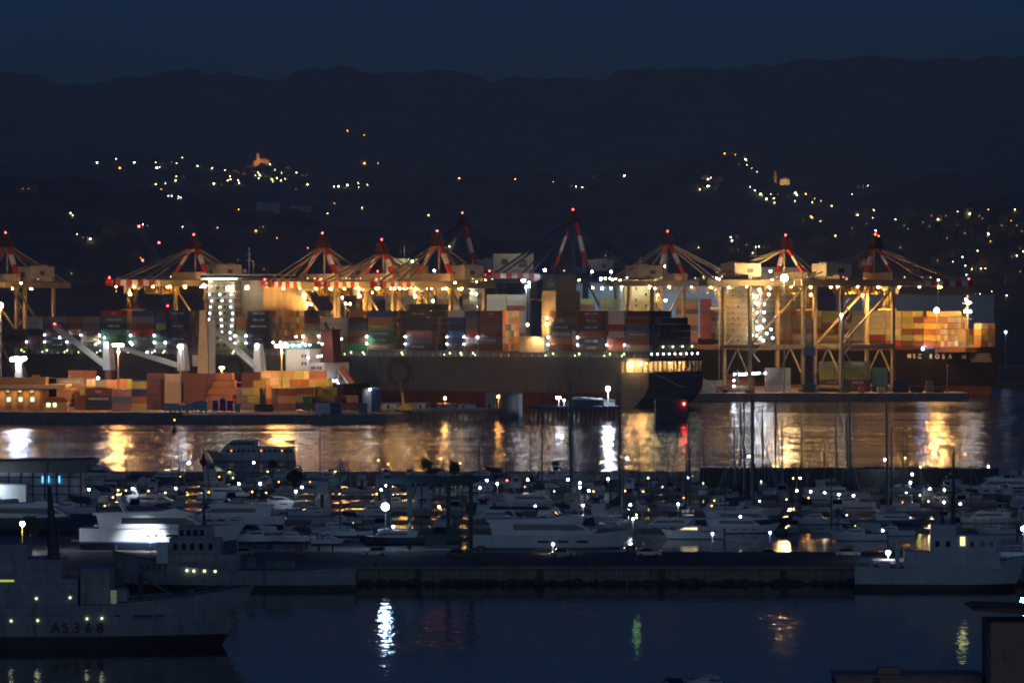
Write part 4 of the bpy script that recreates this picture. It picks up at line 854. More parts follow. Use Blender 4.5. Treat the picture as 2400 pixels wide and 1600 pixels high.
for i in range(4): lamp(t, (-2.4 + i * 1.6, -1.2, zz + .3 * (i % 2)), (.62, .72, 1), 120, .95)
light((XP(44, 1790), 1787, ZP(842, 1790)), 16000, (.7, .8, 1), .8)
t = thing('floodlight_tower', 'warm floodlight cut by the picture edge below the first crane', 'floodlight', (XP(2, 1850), 1849, GZ)); zz = ZP(716, 1850) - GZ
MB().tube((0, 0, 0), (0, 0, zz - .5), .5, .3).build('tower', steel, t); lamp(t, (0, -.8, zz), (1, .6, .25), 60, 1.3); light((XP(2, 1850), 1847, zz + GZ), 26000, (1, .62, .3), .8)
# mobile harbour crane
Y = 1832; t = thing('harbour_crane', 'mobile harbour crane with tall cream tower and lattice boom behind the orange stacks', 'crane', (XP(476, Y), Y, GZ)); zt = ZP(727, Y) - GZ
MB().prof([(-2.6, 0), (2.6, 0), (2.2, zt * .6), (1.2, zt), (-1.2, zt), (-1.9, zt * .6)], 2.2).build('tower', cream, t); MB().box(2.7, 5.2, -2, 2, 0, zt * .9).build('counter_mast', ltblue, t); MB().box(-4.5, -1.9, -2.6, -2.3, zt * .42, zt * .52).box(-4.5, -2, -2, 2, zt * .4, zt * .5).build('cab', dwhite, t)
m = MB(); b0 = Vector((-2, 0, zt * .45)); b1 = Vector((XP(382, Y) - XP(476, Y), 0, ZP(548, Y) - GZ + 0)); b1 = Vector((-26, 0, ZP(610, Y) - GZ))
for o in ((-.8, -.8), (.8, .8), (-.8, .8), (.8, -.8)): m.tube(b0 + Vector((o[0] * 1.2, o[1] * 1.2, 0)), b1 + Vector((o[0] * .5, o[1] * .5, 0)), .14, n=4)
for q in range(20): a = b0.lerp(b1, q / 20); b = b0.lerp(b1, (q + 1) / 20); m.tube(a + Vector((-.7, -.8, 0)), b + Vector((.7, -.8, 0)), .08, n=4)
jb = m.build('lattice_boom', navy, t); lamp(jb, b1, RED, 30, .45, 'warning_lamp'); lamp(jb, b0.lerp(b1, .55), RED, 24, .35, 'warning_lamp')
Yk = 2280; t = thing('harbour_crane', 'dark luffing crane boom raised steeply with two red lamps, behind the first lit gantry crane', 'crane', (XP(392, Yk), Yk, 3.2)); m = MB()
b0 = Vector((0, 0, ZP(640, Yk) - 3)); b1 = Vector((XP(326, Yk) - XP(392, Yk), 0, ZP(536, Yk) - 3)); m.bar(b0, b1, 1.9, 2.2).bar((0, 0, 0), b0, 4).bar(b0 + Vector((4, 0, 0)), b0.lerp(b1, .5), .8).build('boom', navy, t); lamp(t, b1 + Vector((0, -1, 1)), RED, 30, .6, 'warning_lamp'); lamp(t, b0.lerp(b1, .55) + Vector((4, -2, 3)), RED, 30, .5, 'warning_lamp')
# things along the west quay front
for i, (px, h, c) in enumerate([(505, 4.6, 'slim'), (522, 5.4, 'widest'), (539, 4.4, 'rightmost')]):
    t = thing('blue_tank', f'{["first", "second and tallest", "third"][i]} of the three upright blue tanks, counted from the white sacks', 'tank', (XP(px, 1672), 1672, GZ), 0, 'upright blue tanks'); MB().tube((0, 0, .8), (0, 0, h), 1.15, 1.15, 14).tube((0, 0, h), (0, 0, h + .5), 1.15, .4, 14).build('shell', blue, t)
    MB().bar((-.9, -.9, 0), (-.9, -.9, .8), .2).bar((.9, -.9, 0), (.9, -.9, .8), .2).bar((0, .9, 0), (0, .9, .8), .2).build('leg', steel, t)
t = thing('water_tank', 'pale blue square tank beside the three blue tanks', 'tank', (XP(557, 1672), 1672, GZ)); MB().box(-1.1, 1.1, -1, 1, .2, 3.6).build('shell', ltblue, t); MB().box(-1.2, 1.2, -1.1, 1.1, 3.6, 3.8).build('lid', white, t)
wr = [(394, 4.4, 3.6, 'widest white one by the fence end'), (404, 3.4, 3.5, 'second white one'), (415, 3.4, 3.2, 'third, grey'), (428, 5, 3.0, 'broad grey'), (446, 3, 3.6, 'small pale'), (462, 3.4, 4.4, 'tall pale blue'), (478, 3, 4.6, 'last, pale blue, next to the tanks')]
for i, (px, w_, h, d) in enumerate(wr):
    t = thing('wrapped_boat', f'shrink-wrapped boat hull on the quay, {d}', 'boat', (XP(px, 1668), 1668 + (i % 2) * 3, GZ)); MB().prof([(-w_ / 2, 1), (w_ / 2, 1), (w_ / 2 * .86, h), (0, h + .35), (-w_ / 2 * .9, h)], 1.6).build('cover', dwhite if i < 4 else ltblue, t); MB().box(-w_ / 3, -w_ / 3 + .3, -1, 1, 0, 1).box(w_ / 3 - .3, w_ / 3, -1, 1, 0, 1).build('cradle', rust, t)
for i, (a, b, h, mt_, lb) in enumerate([(738, 774, 4.6, white, 'white portable office with small windows on the west quay end'), (774, 800, 4.3, navy, 'navy site container joined to the white portable office'), (840, 862, 4.0, grey, 'grey hut beside the striped silo')]):
    Y = 1662; t = thing('site_office', lb, 'hut', (XP((a + b) / 2, Y), Y, GZ)); w_ = (b - a) * Y / F / 2 - .1; wa = MB().box(-w_, w_, 0, 4, 0, h - .7).build('wall', mt_, t); MB().prof([(-w_ - .1, h - .7), (w_ + .1, h - .7), (w_ - .2, h), (-w_ + .2, h)], 2.2).build('roof', grey, t, (0, 2, 0))
    g = MB(); 
    for q in (-.3, 0, .3): g.box(q * w_ * 1.6 - .25, q * w_ * 1.6 + .25, -.08, -.03, 1.6, 2.3)
    g.build('window', glass, wa)
for i, (px, Y, r, h, mt_, zb, lb) in enumerate([(860, 1690, 1.9, 8.6, dwhite, GZ, 'slim white silo at the end of the container yard'), (877, 1692, 2.7, 8.8, navy, GZ, 'blue banded silo beside the slim white silo'), (1193, 1688, 3.9, 9.5, grey, 0, 'wide dark tank standing in the water at the pier end'), (1206, 1693, 3.2, 9.9, dwhite, 0, 'pale tank behind the wide dark tank')]):
    t = thing('silo', lb, 'silo', (XP(px, Y), Y, zb)); MB().tube((0, 0, 0), (0, 0, h), r, r, 18).build('shell', mt_, t); MB().tube((0, 0, h), (0, 0, h + .7), r + .05, r * .3, 18).build('cap', white if i < 2 else grey, t)
    rr = MB()
    for k in range(9): a = k * math.pi * 2 / 9; rr.tube((math.cos(a) * r, math.sin(a) * r, h), (math.cos(a) * r, math.sin(a) * r, h + 1.1), .05, n=4)
    rr.build('railing', steel, t)
lamp(None, P(867, 912, 1686), WHITE, 40, .4); o = COL.objects[-1]; tag(o, 'small white lamp on top of the silos', 'lamp'); 
Y = 1680; t = thing('truck_crane', 'yellow telescopic truck crane with raised boom at the pier root', 'crane', (XP(947, Y), Y, GZ)); MB().bar((0, 0, 2), (XP(938, Y) - XP(947, Y), 0, ZP(894, Y) - GZ), .7, .9).build('boom', yellow, t); MB().box(-2.4, 3, -1.2, 1.2, .7, 2).box(.6, 2, -1.1, 1.1, 2, 3.2).build('body', yellow, t)
for x in (-1.8, 0, 1.8): MB().tube((x, -1.35, .55), (x, 1.35, .55), .55, n=10).build('wheel', black, t)
light((XP(940, 1670), 1668, 12), 1500, WARM, .3)

# orange-lit jetty on piles
t = thing('jetty', 'low jetty on piles with orange lamps leading to the dark tank', 'jetty', (0, 0, 0)); m = MB().box(XP(925, 1690), XP(1180, 1690), 1688, 1697, 2.8, 4.0); m.build('deck', conc, t); m = MB()
for i in range(17): x = XP(935, 1690) + i * 2.5; m.tube((x, 1690, -4), (x, 1690, 2.8), .3).tube((x, 1695, -4), (x, 1695, 2.8), .3)
m.build('pile', conc, t); MB().box(XP(930, 1690), XP(1175, 1690), 1687.9, 1687.98, 4, 4.3).build('kerb', dwhite, t)
for i, (px, py, ym) in enumerate([(1043, 933, 4), (1168, 929, 4)]):
    Y = 1693; z = ZP(py, Y); t = thing('jetty_lamp', ['orange lamp on the middle of the low jetty', 'orange lamp beside the cream cabin at the jetty end'][i], 'street lamp', (XP(px, Y), Y, 4)); MB().tube((0, 0, 0), (0, 0, z - 4.3), .14, .1).build('pole', steel, t); lamp(t, (0, 0, z - 4), (1, .42, .08), 130, .45); light((XP(px, Y), Y - 1.3, z - .4), 2600, (1, .42, .1), .3)
for i, (a, b, h, mt_, lb) in enumerate([(1138, 1163, 6, cream, 'cream cabin at the end of the orange-lit jetty'), (900, 930, 2, white, 'low white shed at the jetty root'), (978, 996, 2.2, white, 'tiny white hut on the jetty'), (1025, 1068, 1.8, pink, 'long low pink shed under the first orange lamp'), (1073, 1116, 1.7, cream, 'long low cream shed between the two orange lamps')]):
    Y = 1692; t = thing('shed', lb, 'shed', (XP((a + b) / 2, Y), Y, 4.02)); w_ = (b - a) * Y / F / 2; wa = MB().box(-w_, w_, -2, 2, 0, h).build('wall', mt_, t); MB().box(-w_ - .2, w_ + .2, -2.2, 2.2, h, h + .25).build('roof', grey, t); MB().box(-w_ * .5, -w_ * .5 + .9, -2.08, -2.03, 0, min(2, h * .8)).build('door', dgrey, wa)
# blue landing stage with the dazzling white lamp
Y = 1668; t = thing('landing_stage', 'dark landing stage on many piles with a blue shed and white lamp', 'landing stage'); m = MB().box(XP(1236, Y), XP(1452, Y), Y - 3, Y + 9, 4.6, 5.6); m.build('deck', navy, t); m = MB()
for i in range(20): x = XP(1240, Y) + i * 1.85; m.tube((x, Y - 2, -4), (x, Y - 2, 4.6), .28, n=6).tube((x, Y + 6, -4), (x, Y + 6, 4.6), .28, n=6)
m.build('pile', rust, t)
t = thing('boat_shed', 'blue shed with long pale roof on the landing stage', 'shed', (XP(1372, Y), Y, 5.62)); MB().box(-7.5, 6, 0, 5, 0, 2.5).build('wall', teal, t); MB().prof([(-6, 2.5), (6.8, 2.5), (6.8, 2.9), (-4, 3.6)], 3.2).build('roof', dwhite, t, (0, 2.5, 0))
t = thing('shed', 'little grey hut under the landing stage floodlight', 'hut', (XP(1428, Y), Y, 5.62)); MB().box(-2.2, 2.2, 0, 3, 0, 2.2).build('wall', grey, t); MB().box(-2.4, 2.4, -.2, 3.2, 2.2, 2.5).build('roof', dgrey, t)
mast(1425, 1668, 5.6, 909, 'dazzling bluish white floodlight on the landing stage', (.8, .88, 1), 420, 1, 9000, .85); mast(1309, 1666, 5.6, 930, 'small double lamp at the landing stage corner', (.8, .85, 1), 60, 2, 800, .4); mast(1322, 1667, 5.6, 936, 'tiny pale lamp beside the double lamp of the landing stage', (1, .85, .7), 40, 1, 200, .35)
Y = 1650; t = thing('mooring_dolphin', 'dark concrete mooring block with a red light below the grey ship stern', 'mooring block', (XP(1572, Y), Y, 0)); MB().box(-6, 6.5, 0, 8, -4, 8.6).build('block', dgrey, t); MB().tube((-3, 2, 8.6), (-3, 2, 10), .3).tube((3, 2, 8.6), (3, 2, 10), .3).build('bollard', rust, t)
lamp(t, (XP(1603, Y) - XP(1572, Y), -.6, ZP(946, Y)), RED, 45, .45)

# ================================================================ terminal quay things
GZ = 3.42
qstack(1627, 1646, 2040, 'BBA', 'narrow at the quay end under the ship stern'); qstack(1646, 1676, 2034, 'WW', 'two white under the lamp row'); qstack(1677, 1694, 2036, 'CB', 'low by the lit stairs'); qstack(1700, 1768, 2046, 'BOA', 'brown behind the gangway lamps', tx={2: 'CMA CGM'})
qstack(1792, 1853, 2042, 'WWWW', 'big white four high below the crane legs', tx={0: 'Rubis'})
for i, (a, b, cs) in enumerate([(1919, 1978, 'EEB'), (1979, 2041, 'EEB')]): pass
qstack(1919, 1979, 2052, 'ELLBB', 'olive and grey, nearer the dark lattice crane'); qstack(1980, 2040, 2052, 'ELLBB', 'olive and grey, nearer the outermost crane'); qstack(2043, 2080, 2050, 'TTTK', 'dark teal beside the crane leg')
qstack(2093, 2131, 2032, 'NN', 'navy by the lonely lamp post'); qstack(2134, 2163, 2032, 'N', 'single navy low'); qstack(2170, 2186, 2030, 'LL', 'small pale green'); qstack(2187, 2212, 2034, 'B', 'single brown near the quay tip'); qstack(2012, 2026, 2026, 'O', 'single orange at the front edge'); qstack(2055, 2076, 2026, 'C', 'single cream at the front edge'); qstack(1968, 1990, 2028, 'G', 'single green at the front edge')
Y = 2026; t = thing('gangway_tower', 'lit gangway stairs with a row of white lamps on the terminal quay', 'stairs', (XP(1720, Y), Y, 3.42)); m = MB()
for x in (0, 2.2): m.bar((x, 0, 0), (x, 0, 11), .2).bar((x, 2, 0), (x, 2, 11), .2)
for k in range(4): m.bar((0, 1, k * 2.7), (2.2, 1, k * 2.7 + 2.7), 1, .2)
m.build('stair_tower', steel, t); m = MB().box(0, 16, .5, 2, 8.5, 8.8); rail(m, [(0, .5, 8.8), (16, .5, 8.8)], 1.1, .07, 1); m.build('platform', steel, t)
for px, py in [(1722, 877), (1733, 877), (1740, 877), (1749, 876), (1755, 876), (1764, 875), (1771, 875), (1779, 874), (1794, 874), (1720, 891), (1720, 905), (1746, 877)]: lamp(t, (XP(px, Y) - XP(1720, Y), .2, ZP(py, Y) - 3.42), WHITE, 45, .42)
light((XP(1750, Y), Y - 2, 13), 6000, (1, .97, .9), .4)
Y = 2034; t = thing('lattice_crane', 'dark lattice tower crane between the two big gantry cranes', 'crane', (XP(1897, Y), Y, 3.42)); m = MB(); zt = ZP(748, Y) - 3.4
for x in (-2, 2):
    for y in (-2, 2): m.tube((x, y, 0), (x * .8, y * .8, zt), .22, n=5)
for k in range(10): z = zt * k / 10; m.tube((-2, -2, z), (2, -2, z + zt / 10), .14, n=4).tube((2, -2, z), (-2, -2, z + zt / 10), .14, n=4)
m.box(-2.8, 2.8, -2.5, 2.5, zt * .5, zt * .62).build('tower', navy, t); m = MB()
for o in (-.7, .7): m.tube((o, 0, zt), (-14 + o * .5, 0, ZP(680, Y)), .18, n=4).tube((o, 0, zt * .6), (-14 + o * .5, 0, ZP(680, Y)), .14, n=4)
m.build('boom', black, t); MB().box(-3.2, 3.2, -3, 3, 0, 4).build('base', teal, t)
mast(1972, 2024, 3.42, 737, 'tall lamp post with a cool lamp before the grey container rows', (.75, .9, 1), 80, 1, 3500); mast(2220, 2026, 3.42, 855, 'unlit dark lamp post on the quay before the bow name', (1, .8, .5), .3, 1, 0, .2); mast(2088, 2030, 3.42, 860, 'unlit lamp post beside the outermost crane leg', (1, .8, .5), .3, 1, 0, .2); mast(1914, 2022, 3.42, 850, 'thick dark lamp post left of the olive containers', (1, .8, .5), .3, 1, 0, .2)
mast(1838, 2023, 3.42, 650, 'dazzling orange floodlight mast in front of the second crane from the bow', (1, .62, .25), 450, 1, 26000, 1.6)
for q_ in ((1990, 2075, 2070), (1900, 1960, 1900), (1800, 1850, 1800), (2060, 2110, 2090)): light((XP(q_[0], 2062), 2062, 47), 20000, (1, .55, .18), .5, B_w(B_u(q_[1]), 6, 42), 70)  # added spots without lamps, brightening the stacks on the black ship
for px, py, Yb, lb in [(1233, 672, 2260, 'cool lamp post behind the ship funnel'), (1337, 655, 2270, 'pale lamp post before the blue power station'), (1457, 670, 2262, 'golden lamp post before the power station'), (1700, 655, 2280, 'thin lamp post behind the black ship house'), (2199, 655, 2300, 'thin lamp post rising behind the striped boom'), (2022, 690, 2290, 'golden post behind the outermost crane')]: mast(px, Yb, 3.2, py, lb, (1, .75, .4) if 'gold' in lb else (.7, .95, 1), 40, 1, 5000, .5)
for i, (px, py, s, c) in enumerate([(1340, 700, 14, 'w')]): pass
# bright terminal floodlights over far stacks
for i, (px, py, Y, pw, c) in enumerate([(720, 712, 2062, 20000, 'y'), (809, 712, 2100, 9000, 'y'), (1540, 690, 2250, 16000, 'y'), (1880, 735, 2230, 14000, 'y'), (2195, 727, 2118, 60000, 'W'), (1000, 690, 2220, 16000, 'y')]):
    p = P(px, py, Y); t = thing('yard_floodlight', ['pair of warm floodlights under the second gantry crane boom', 'small warm floodlight under the third gantry crane', 'yellow floodlight among the lattice before the power station', 'warm floodlight on a post among the black ship stacks', 'blinding warm floodlight on the yellow containers near the bow', 'warm floodlight between the lit cranes and the blue giants'][i], 'floodlight', (p.x, Y, 3.2 if i != 4 else 20))
    zg = 3.2 if i != 4 else 20; MB().tube((0, 0, 0), (0, 0, p.z - zg), .25, .16).build('pole', steel, t)
    for x in ((0, 2.2) if i == 0 else (0,)): lamp(t, (x, -.4, p.z - zg), (1, .5, .14), 150 if i != 4 else 700, .75 if i != 4 else 1.1)
    light(p + Vector((0, -1.9, .3)), pw, LC[c], .5) if i != 4 else [light(p + Vector((dx_, -17, 9)), 70000, (1, .54, .14), .5, p + Vector((dx_ * 1.2 - 6, 20, -1)), 84) for dx_ in (-14, 12)]
for i, (px, py, c) in enumerate(conv('75,535 88,535 120,549 103,577 118,577 565,473 700,473 628,523 735,523 815,508 985,490,g 570,585,W 637,590 700,590 1055,433 1077,433 1115,523,g 1440,518 1463,525 1528,527 765,535,g 690,520,g 660,520,g 710,530,y 1085,675,g 905,580,y 1010,590,y', 1200, 480, 3.015) + conv('610,657 665,700,y 555,657 1170,640,b 1215,640,b 1250,680 1525,625 1555,545 1557,632 1260,465 1105,400,g 1557,718,g 820,620,y 770,705,W', 600, 480, 3.015)):
    Y = 2246 + (i * 37) % 30; p = P(px, py, Y); t = thing('terminal_lamp', f'{dict(w="white", g="greenish", y="golden", b="blue-white", W="warm")[c]} lamp, {NTH[i % 40]} of the lamps crowded behind the grey ship', 'lamp', (p.x, Y, 3.2), 0, 'lamps crowded behind the grey ship')
    MB().tube((0, 0, 0), (0, 0, p.z - 3.4), .16, .1, 5).build('pole', steel, t); lamp(t, (0, -.3, p.z - 3.2), LC[c] if c != 'W' else WARM, 80, rng.choice((.38, .5, .62)))
for i, (a, b, top, lb) in enumerate([(903, 992, 606, 'white lit superstructure of a farther ship behind the fourth lit crane'), (1462, 1542, 632, 'pale greenish superstructure with bright lamp before the power station'), (1100, 1118, 640, 'narrow greenish lit tower beside the first blue giant crane')]):
    Y = 2270; t = thing('ship_superstructure', lb, 'superstructure', (XP((a + b) / 2, Y), Y, 3.2)); w_ = (b - a) / 2 * Y / F; zt = ZP(top, Y) - 3.2; wa = MB().box(-w_, w_, 0, 9, 0, zt - 5).box(-w_ * .55, w_ * .75, .5, 8, zt - 5, zt).build('wall', shadecream, t); g = MB()
    for z in range(5, int(zt - 6), 3):
        for q in range(int(w_ * 2 // 2.6)):
            if rng.random() < .25: g.box(-w_ + 1 + q * 2.6, -w_ + 1.9 + q * 2.6, -.08, -.02, z, z + 1.1)
    g.build('window', glass, wa); r = MB(); rail(r, [(-w_, .1, zt - 5), (w_, .1, zt - 5)], 1.2, .08, 2); r.tube((0, 4, zt), (0, 4, zt + 7), .2).bar((-2, 4, zt + 4), (2, 4, zt + 4), .2).build('railing', dwhite, t)
    light((XP((a + b) / 2, Y), Y - 9, ZP(top, Y) - 9), 7000, (.95, 1, .7), .4, (XP((a + b) / 2, Y), Y + 4, ZP(top, Y) - 4), 130)
# distant headland lamp and shore at far right
mast(2357, 2900, 1.6, 777, 'lonely bluish lamp on the shore beyond the black ship bow', (.5, .65, 1), 6, 1, 800, 1.)
slab('far_shore', [(XP(2335, 3000), 3000), (3000, 2960), (3000, 4500), (XP(2335, 3000), 4500)], -5, 2.2, conc)
finish_conts()
# ================================================================ boats
BG = 'boats moored in the marina'
def yhw(w, taper, zb): return lambda x, z: max(.2, (w - taper * (z - zb)))
def motor_yacht(L=24., cov=None, lit=False, dark=False):
    t = thing('motor_yacht', 'x', 'motor yacht'); B = L * .235; D = L * .085; sc = L / 24
    h = hull(L, B, D, draft=1, sheer=.9 * sc, rake=3 * sc, stern=.86, tap=.45, full=2.1, boot=.25, flare=.3, stations=18); X = MB(); X.v = [(x - L / 2, y, z) for x, y, z in h.v]; X.f = h.f; X.m = h.m
    ho = X.build('hull', [boatpaint, navy, wood], t)
    MB().box(-L / 2 - 1.2 * sc, -L / 2, -B * .4, B * .4, .3, .5).build('swim_platform', wood, ho)
    w = MB()
    for i in range(3): x = -L * .1 + i * L * .12; w.box(x, x + L * .07, -B / 2 - .0, -B / 2 + .25, D * .48, D * .62).box(x, x + L * .07, B / 2 - .25, B / 2 + .0, D * .48, D * .62)
    w.build('hull_window', glass, ho)
    pts = [(-L * .38, D), (L * .27, D), (L * .14, D + 1.95 * sc), (-L * .4, D + 1.95 * sc)]
    so = MB().prof(pts, yhw(B * .40, .12, D)).build('superstructure', white, t)
    pts = [(-L * .25, D + .75 * sc), (L * .205, D + .7 * sc), (L * .13, D + 1.6 * sc), (-L * .25, D + 1.65 * sc)]
    MB().prof(pts, yhw(B * .40 + .03, .12, D)).build('window_band', emit((1, .8, .45), .7) if lit else glass, so)
    z = D + 1.98 * sc; f = MB().prof([(-L * .42, z), (L * .16, z), (L * .19, z + .25 * sc), (L * .06, z + .95 * sc), (-L * .02, z + .5 * sc), (-L * .42, z + .3 * sc)], yhw(B * .37, .1, z)).build('flybridge', white, t)
    MB().prof([(L * .01, z + .9 * sc), (L * .05, z + .9 * sc), (L * .0, z + 1.4 * sc), (-L * .02, z + 1.4 * sc)], B * .25).build('windscreen', glass, f)
    a = MB()
    for s in (-1, 1): a.bar((-L * .22, s * B * .3, z), (-L * .27, s * B * .27, z + 2 * sc), .5 * sc, .18)
    a.bar((-L * .27, -B * .28, z + 2 * sc), (-L * .27, B * .28, z + 2 * sc), .7 * sc, .2).ball((-L * .27, 0, z + 2.45 * sc), .42 * sc).tube((-L * .27, B * .15, z + 2 * sc), (-L * .29, B * .15, z + 4 * sc), .04, n=4).build('radar_arch', white, t)
    r = MB(); rail(r, [(L * .05, -B * .44, D + .25 * sc), (L * .3, -B * .33, D + .45 * sc), (L * .47, -.15, D + .85 * sc)], .8 * sc, .025, 1.5); rail(r, [(L * .05, B * .44, D + .25 * sc), (L * .3, B * .33, D + .45 * sc), (L * .47, .15, D + .85 * sc)], .8 * sc, .025, 1.5); r.build('bow_railing', alu, t)
    if cov: MB().prof([(-L * .4, z + 1.8 * sc), (-L * .02, z + 1.8 * sc), (-L * .05, z + 2.1 * sc), (-L * .38, z + 2.1 * sc)], B * .33).build('bimini', cov, f)
    return t
def cruiser(L=10., cov=None, lit=False):
    t = thing('motor_boat', 'x', 'motor boat'); B = L * .3; D = L * .12
    h = hull(L, B, D, draft=.5, sheer=.45, rake=1.6, stern=.9, tap=.5, full=2, boot=.12, flare=.3, stations=14); X = MB(); X.v = [(x - L / 2, y, z) for x, y, z in h.v]; X.f = h.f; X.m = h.m; ho = X.build('hull', [boatpaint, navy, wood], t)
    MB().box(-L * .38, L * .2, -B / 2 + .05, -B / 2 + .1, D * .7, D * .82).build('rub_rail', navy, ho)
    c = MB().prof([(-L * .12, D), (L * .3, D + .05), (L * .16, D + .75), (L * .04, D + 1.0), (-L * .12, D + 1.0)], yhw(B * .38, .15, D)).build('cabin', white, t)
    MB().prof([(L * .03, D + 1.0), (L * .1, D + .95), (-L * .02, D + 1.9), (-L * .07, D + 1.9)], yhw(B * .36, .1, D)).build('windscreen', glass, c)
    MB().prof([(-L * .08, D + .3), (L * .2, D + .35), (L * .12, D + .65), (-L * .08, D + .68)], yhw(B * .38 + .03, .15, D)).build('cabin_window', emit((1, .78, .4), 1.2) if lit else glass, c)
    if cov: MB().prof([(-L * .42, D + .5), (-L * .1, D + .9), (L * .02, D + 1.9), (-L * .05, D + 2.05), (-L * .38, D + 1.75)], yhw(B * .4, .1, D)).build('canopy', cov, t)
    else: MB().prof([(-L * .32, D + 1.95), (L * .03, D + 1.95), (-L * .0, D + 2.1), (-L * .3, D + 2.1)], B * .36).bar((-L * .3, -B * .34, D), (-L * .28, -B * .34, D + 1.95), .12).bar((-L * .3, B * .34, D), (-L * .28, B * .34, D + 1.95), .12).build('hardtop', white, t)
    r = MB(); rail(r, [(L * .05, -B * .42, D + .1), (L * .3, -B * .3, D + .25), (L * .47, 0, D + .4), (L * .3, B * .3, D + .25), (L * .05, B * .42, D + .1)], .55, .02, 1.2); r.build('bow_railing', alu, t)
    MB().box(-L / 2 - .35, -L / 2, -.3, .3, .1, D + .45).build('outboard', dgrey, t); return t
def sailboat(L=13., mast=18., cov=canvas):
    t = thing('sailing_yacht', 'x', 'sailing yacht'); B = L * .29; D = L * .085
    h = hull(L, B, D, draft=.5, sheer=.35, rake=1.5, stern=.6, tap=.6, full=1.7, boot=.1, flare=.25, stations=16); X = MB(); X.v = [(x - L / 2, y, z) for x, y, z in h.v]; X.f = h.f; X.m = h.m; X.build('hull', [boatpaint, navy, wood], t)
    c = MB().prof([(-L * .18, D), (L * .22, D + .1), (L * .14, D + .45), (-L * .16, D + .6)], yhw(B * .3, .3, D)).build('coachroof', white, t)
    MB().prof([(-L * .1, D + .15), (L * .14, D + .2), (L * .1, D + .36), (-L * .1, D + .42)], yhw(B * .3 + .02, .3, D)).build('cabin_window', glass, c)
    m = MB().tube((L * .08, 0, D), (L * .08, 0, mast), .21, .15, 8); mo = m.build('mast', alu, t)
    s = MB().bar((L * .08, -B * .3, mast * .45), (L * .08, B * .3, mast * .45), .07).bar((L * .08, -B * .24, mast * .7), (L * .08, B * .24, mast * .7), .06); s.build('spreader', alu, mo)
    s = MB()
    for q in ((-L * .48, 0), (L * .49, 0), (L * .05, B * .45), (L * .05, -B * .45)): s.tube((q[0], q[1], D), (L * .08, 0, mast - .1), .04, n=4)
    s.tube((L * .47, 0, D + .5), (L * .1, 0, mast * .93), .09, n=5).build('rigging', steel, mo)
    b = MB().tube((L * .07, 0, D + 1.5), (-L * .3, 0, D + 1.35), .08).build('boom', alu, t); MB().prof([(L * .06, D + 1.55), (L * .05, D + 2.1), (-L * .3, D + 1.75), (-L * .3, D + 1.4)], .2).build('sail_cover', cov, b)
    MB().prof([(-L * .26, D + .5), (-L * .12, D + .6), (-L * .13, D + 1.5), (-L * .22, D + 1.55)], B * .3).build('spray_hood', cov, t)
    return t
def used(*a):
    o = used_(*a); n = o['label']
    c = (.03, .045, .09) if 'dark-hulled' in n or 'dark and white' in n else (.7, .72, .73) if 'white' in n or 'pale' in n else rng.choice(((.7, .72, .73), (.62, .64, .66), (.66, .62, .52), (.5, .56, .62), (.12, .18, .32), (.55, .57, .6), (.75, .76, .76), (.7, .72, .75)))
    for h in [x for x in COL.objects[-40:] if x.parent == o and x.name.startswith('hull')] + [x for x in o.children if x.name.startswith('hull')]: h.color = (*c, 1)
    if rng.random() < .22: lamp(o, (-1.5 / o.scale[0], 0, 2.2 / o.scale[2]), rng.choice((LC['o'], LC['y'], LC['g'])), 9, round(.16 / o.scale[0], 2), 'cabin_lamp')
    return o
def used_(p, loc, rz, sc, label, group=None):
    if p.name not in KIDS:
        KIDS[p.name] = tree_of(p); p.location = loc; p.rotation_euler.z = rz; p.scale = (sc,) * 3 if not isinstance(sc, tuple) else sc; p['label'] = label
        if group: p['group'] = group
        return p
    return dup(p, loc, rz, sc, label, group)
PY24 = motor_yacht(24.); PY24b = motor_yacht(24., canvas); PY24d = motor_yacht(24., None, False, True); 
CR = cruiser(10.); CRc = cruiser(10., canvas); CRw = cruiser(10., canvasw); CRl = cruiser(10, None, True)
SB = sailboat(13., 18.); SBw = sailboat(13., 20., canvasw)
def put(p, base_L, px, py, L, hd, label, z=0., zs=1.):
    Y = YZ(py, z); s = L / base_L; return used(p, (XP(px, Y), Y, z), R(hd), (s, s, s * zs), label, BG)
# --- the boats one can tell apart
put(PY24b, 24, 1298, 1284, 30, 0, 'long dark-windowed motor yacht behind the mole, its white bow pointing to the small trawler')
put(PY24, 24, 1310, 1240, 16, 180, 'white flybridge yacht directly behind the long dark-windowed yacht')
put(CRw, 10, 1428, 1243, 9, 0, 'small open trawler-like boat beside the lit mooring reflections')
put(PY24b, 24, 1562, 1243, 14, 180, 'blue-white flybridge cruiser with three square hull windows, behind the lit canopy boat')
put(CRl, 10, 1622, 1262, 12, 180, 'water taxi with glowing yellow cabin windows next to the mole')
put(PY24, 24, 1688, 1202, 13, 180, 'fat white cruiser with orange lamps shining in its cockpit')
put(PY24d, 24, 1745, 1237, 20, 0, 'low dark-hulled yacht behind the glowing canopy boat')
put(CRw, 10, 2010, 1266, 11, 180, 'white cabin boat with hardtop just astern of the grey patrol ship')
put(CRc, 10, 2090, 1255, 9, 180, 'little white cruiser between cabin boat and patrol ship mast')
put(PY24b, 24, 1975, 1235, 11, 90, 'broad white bow pointing away, beside the cabin boat with hardtop')
put(PY24, 24, 2345, 1158, 21, 180, 'big white yacht with high radar arch under the headland lamp')
put(PY24b, 24, 2310, 1225, 13, 180, 'pale covered yacht behind the patrol ship bridge')
put(PY24, 24, 1160, 1222, 13, 180, 'white cruiser moored just past the travel lift legs')
put(CRw, 10, 758, 1193, 12, 90, 'tall shrink-wrapped cruiser standing end-on left of the dazzling lamp', 0, 1.8)
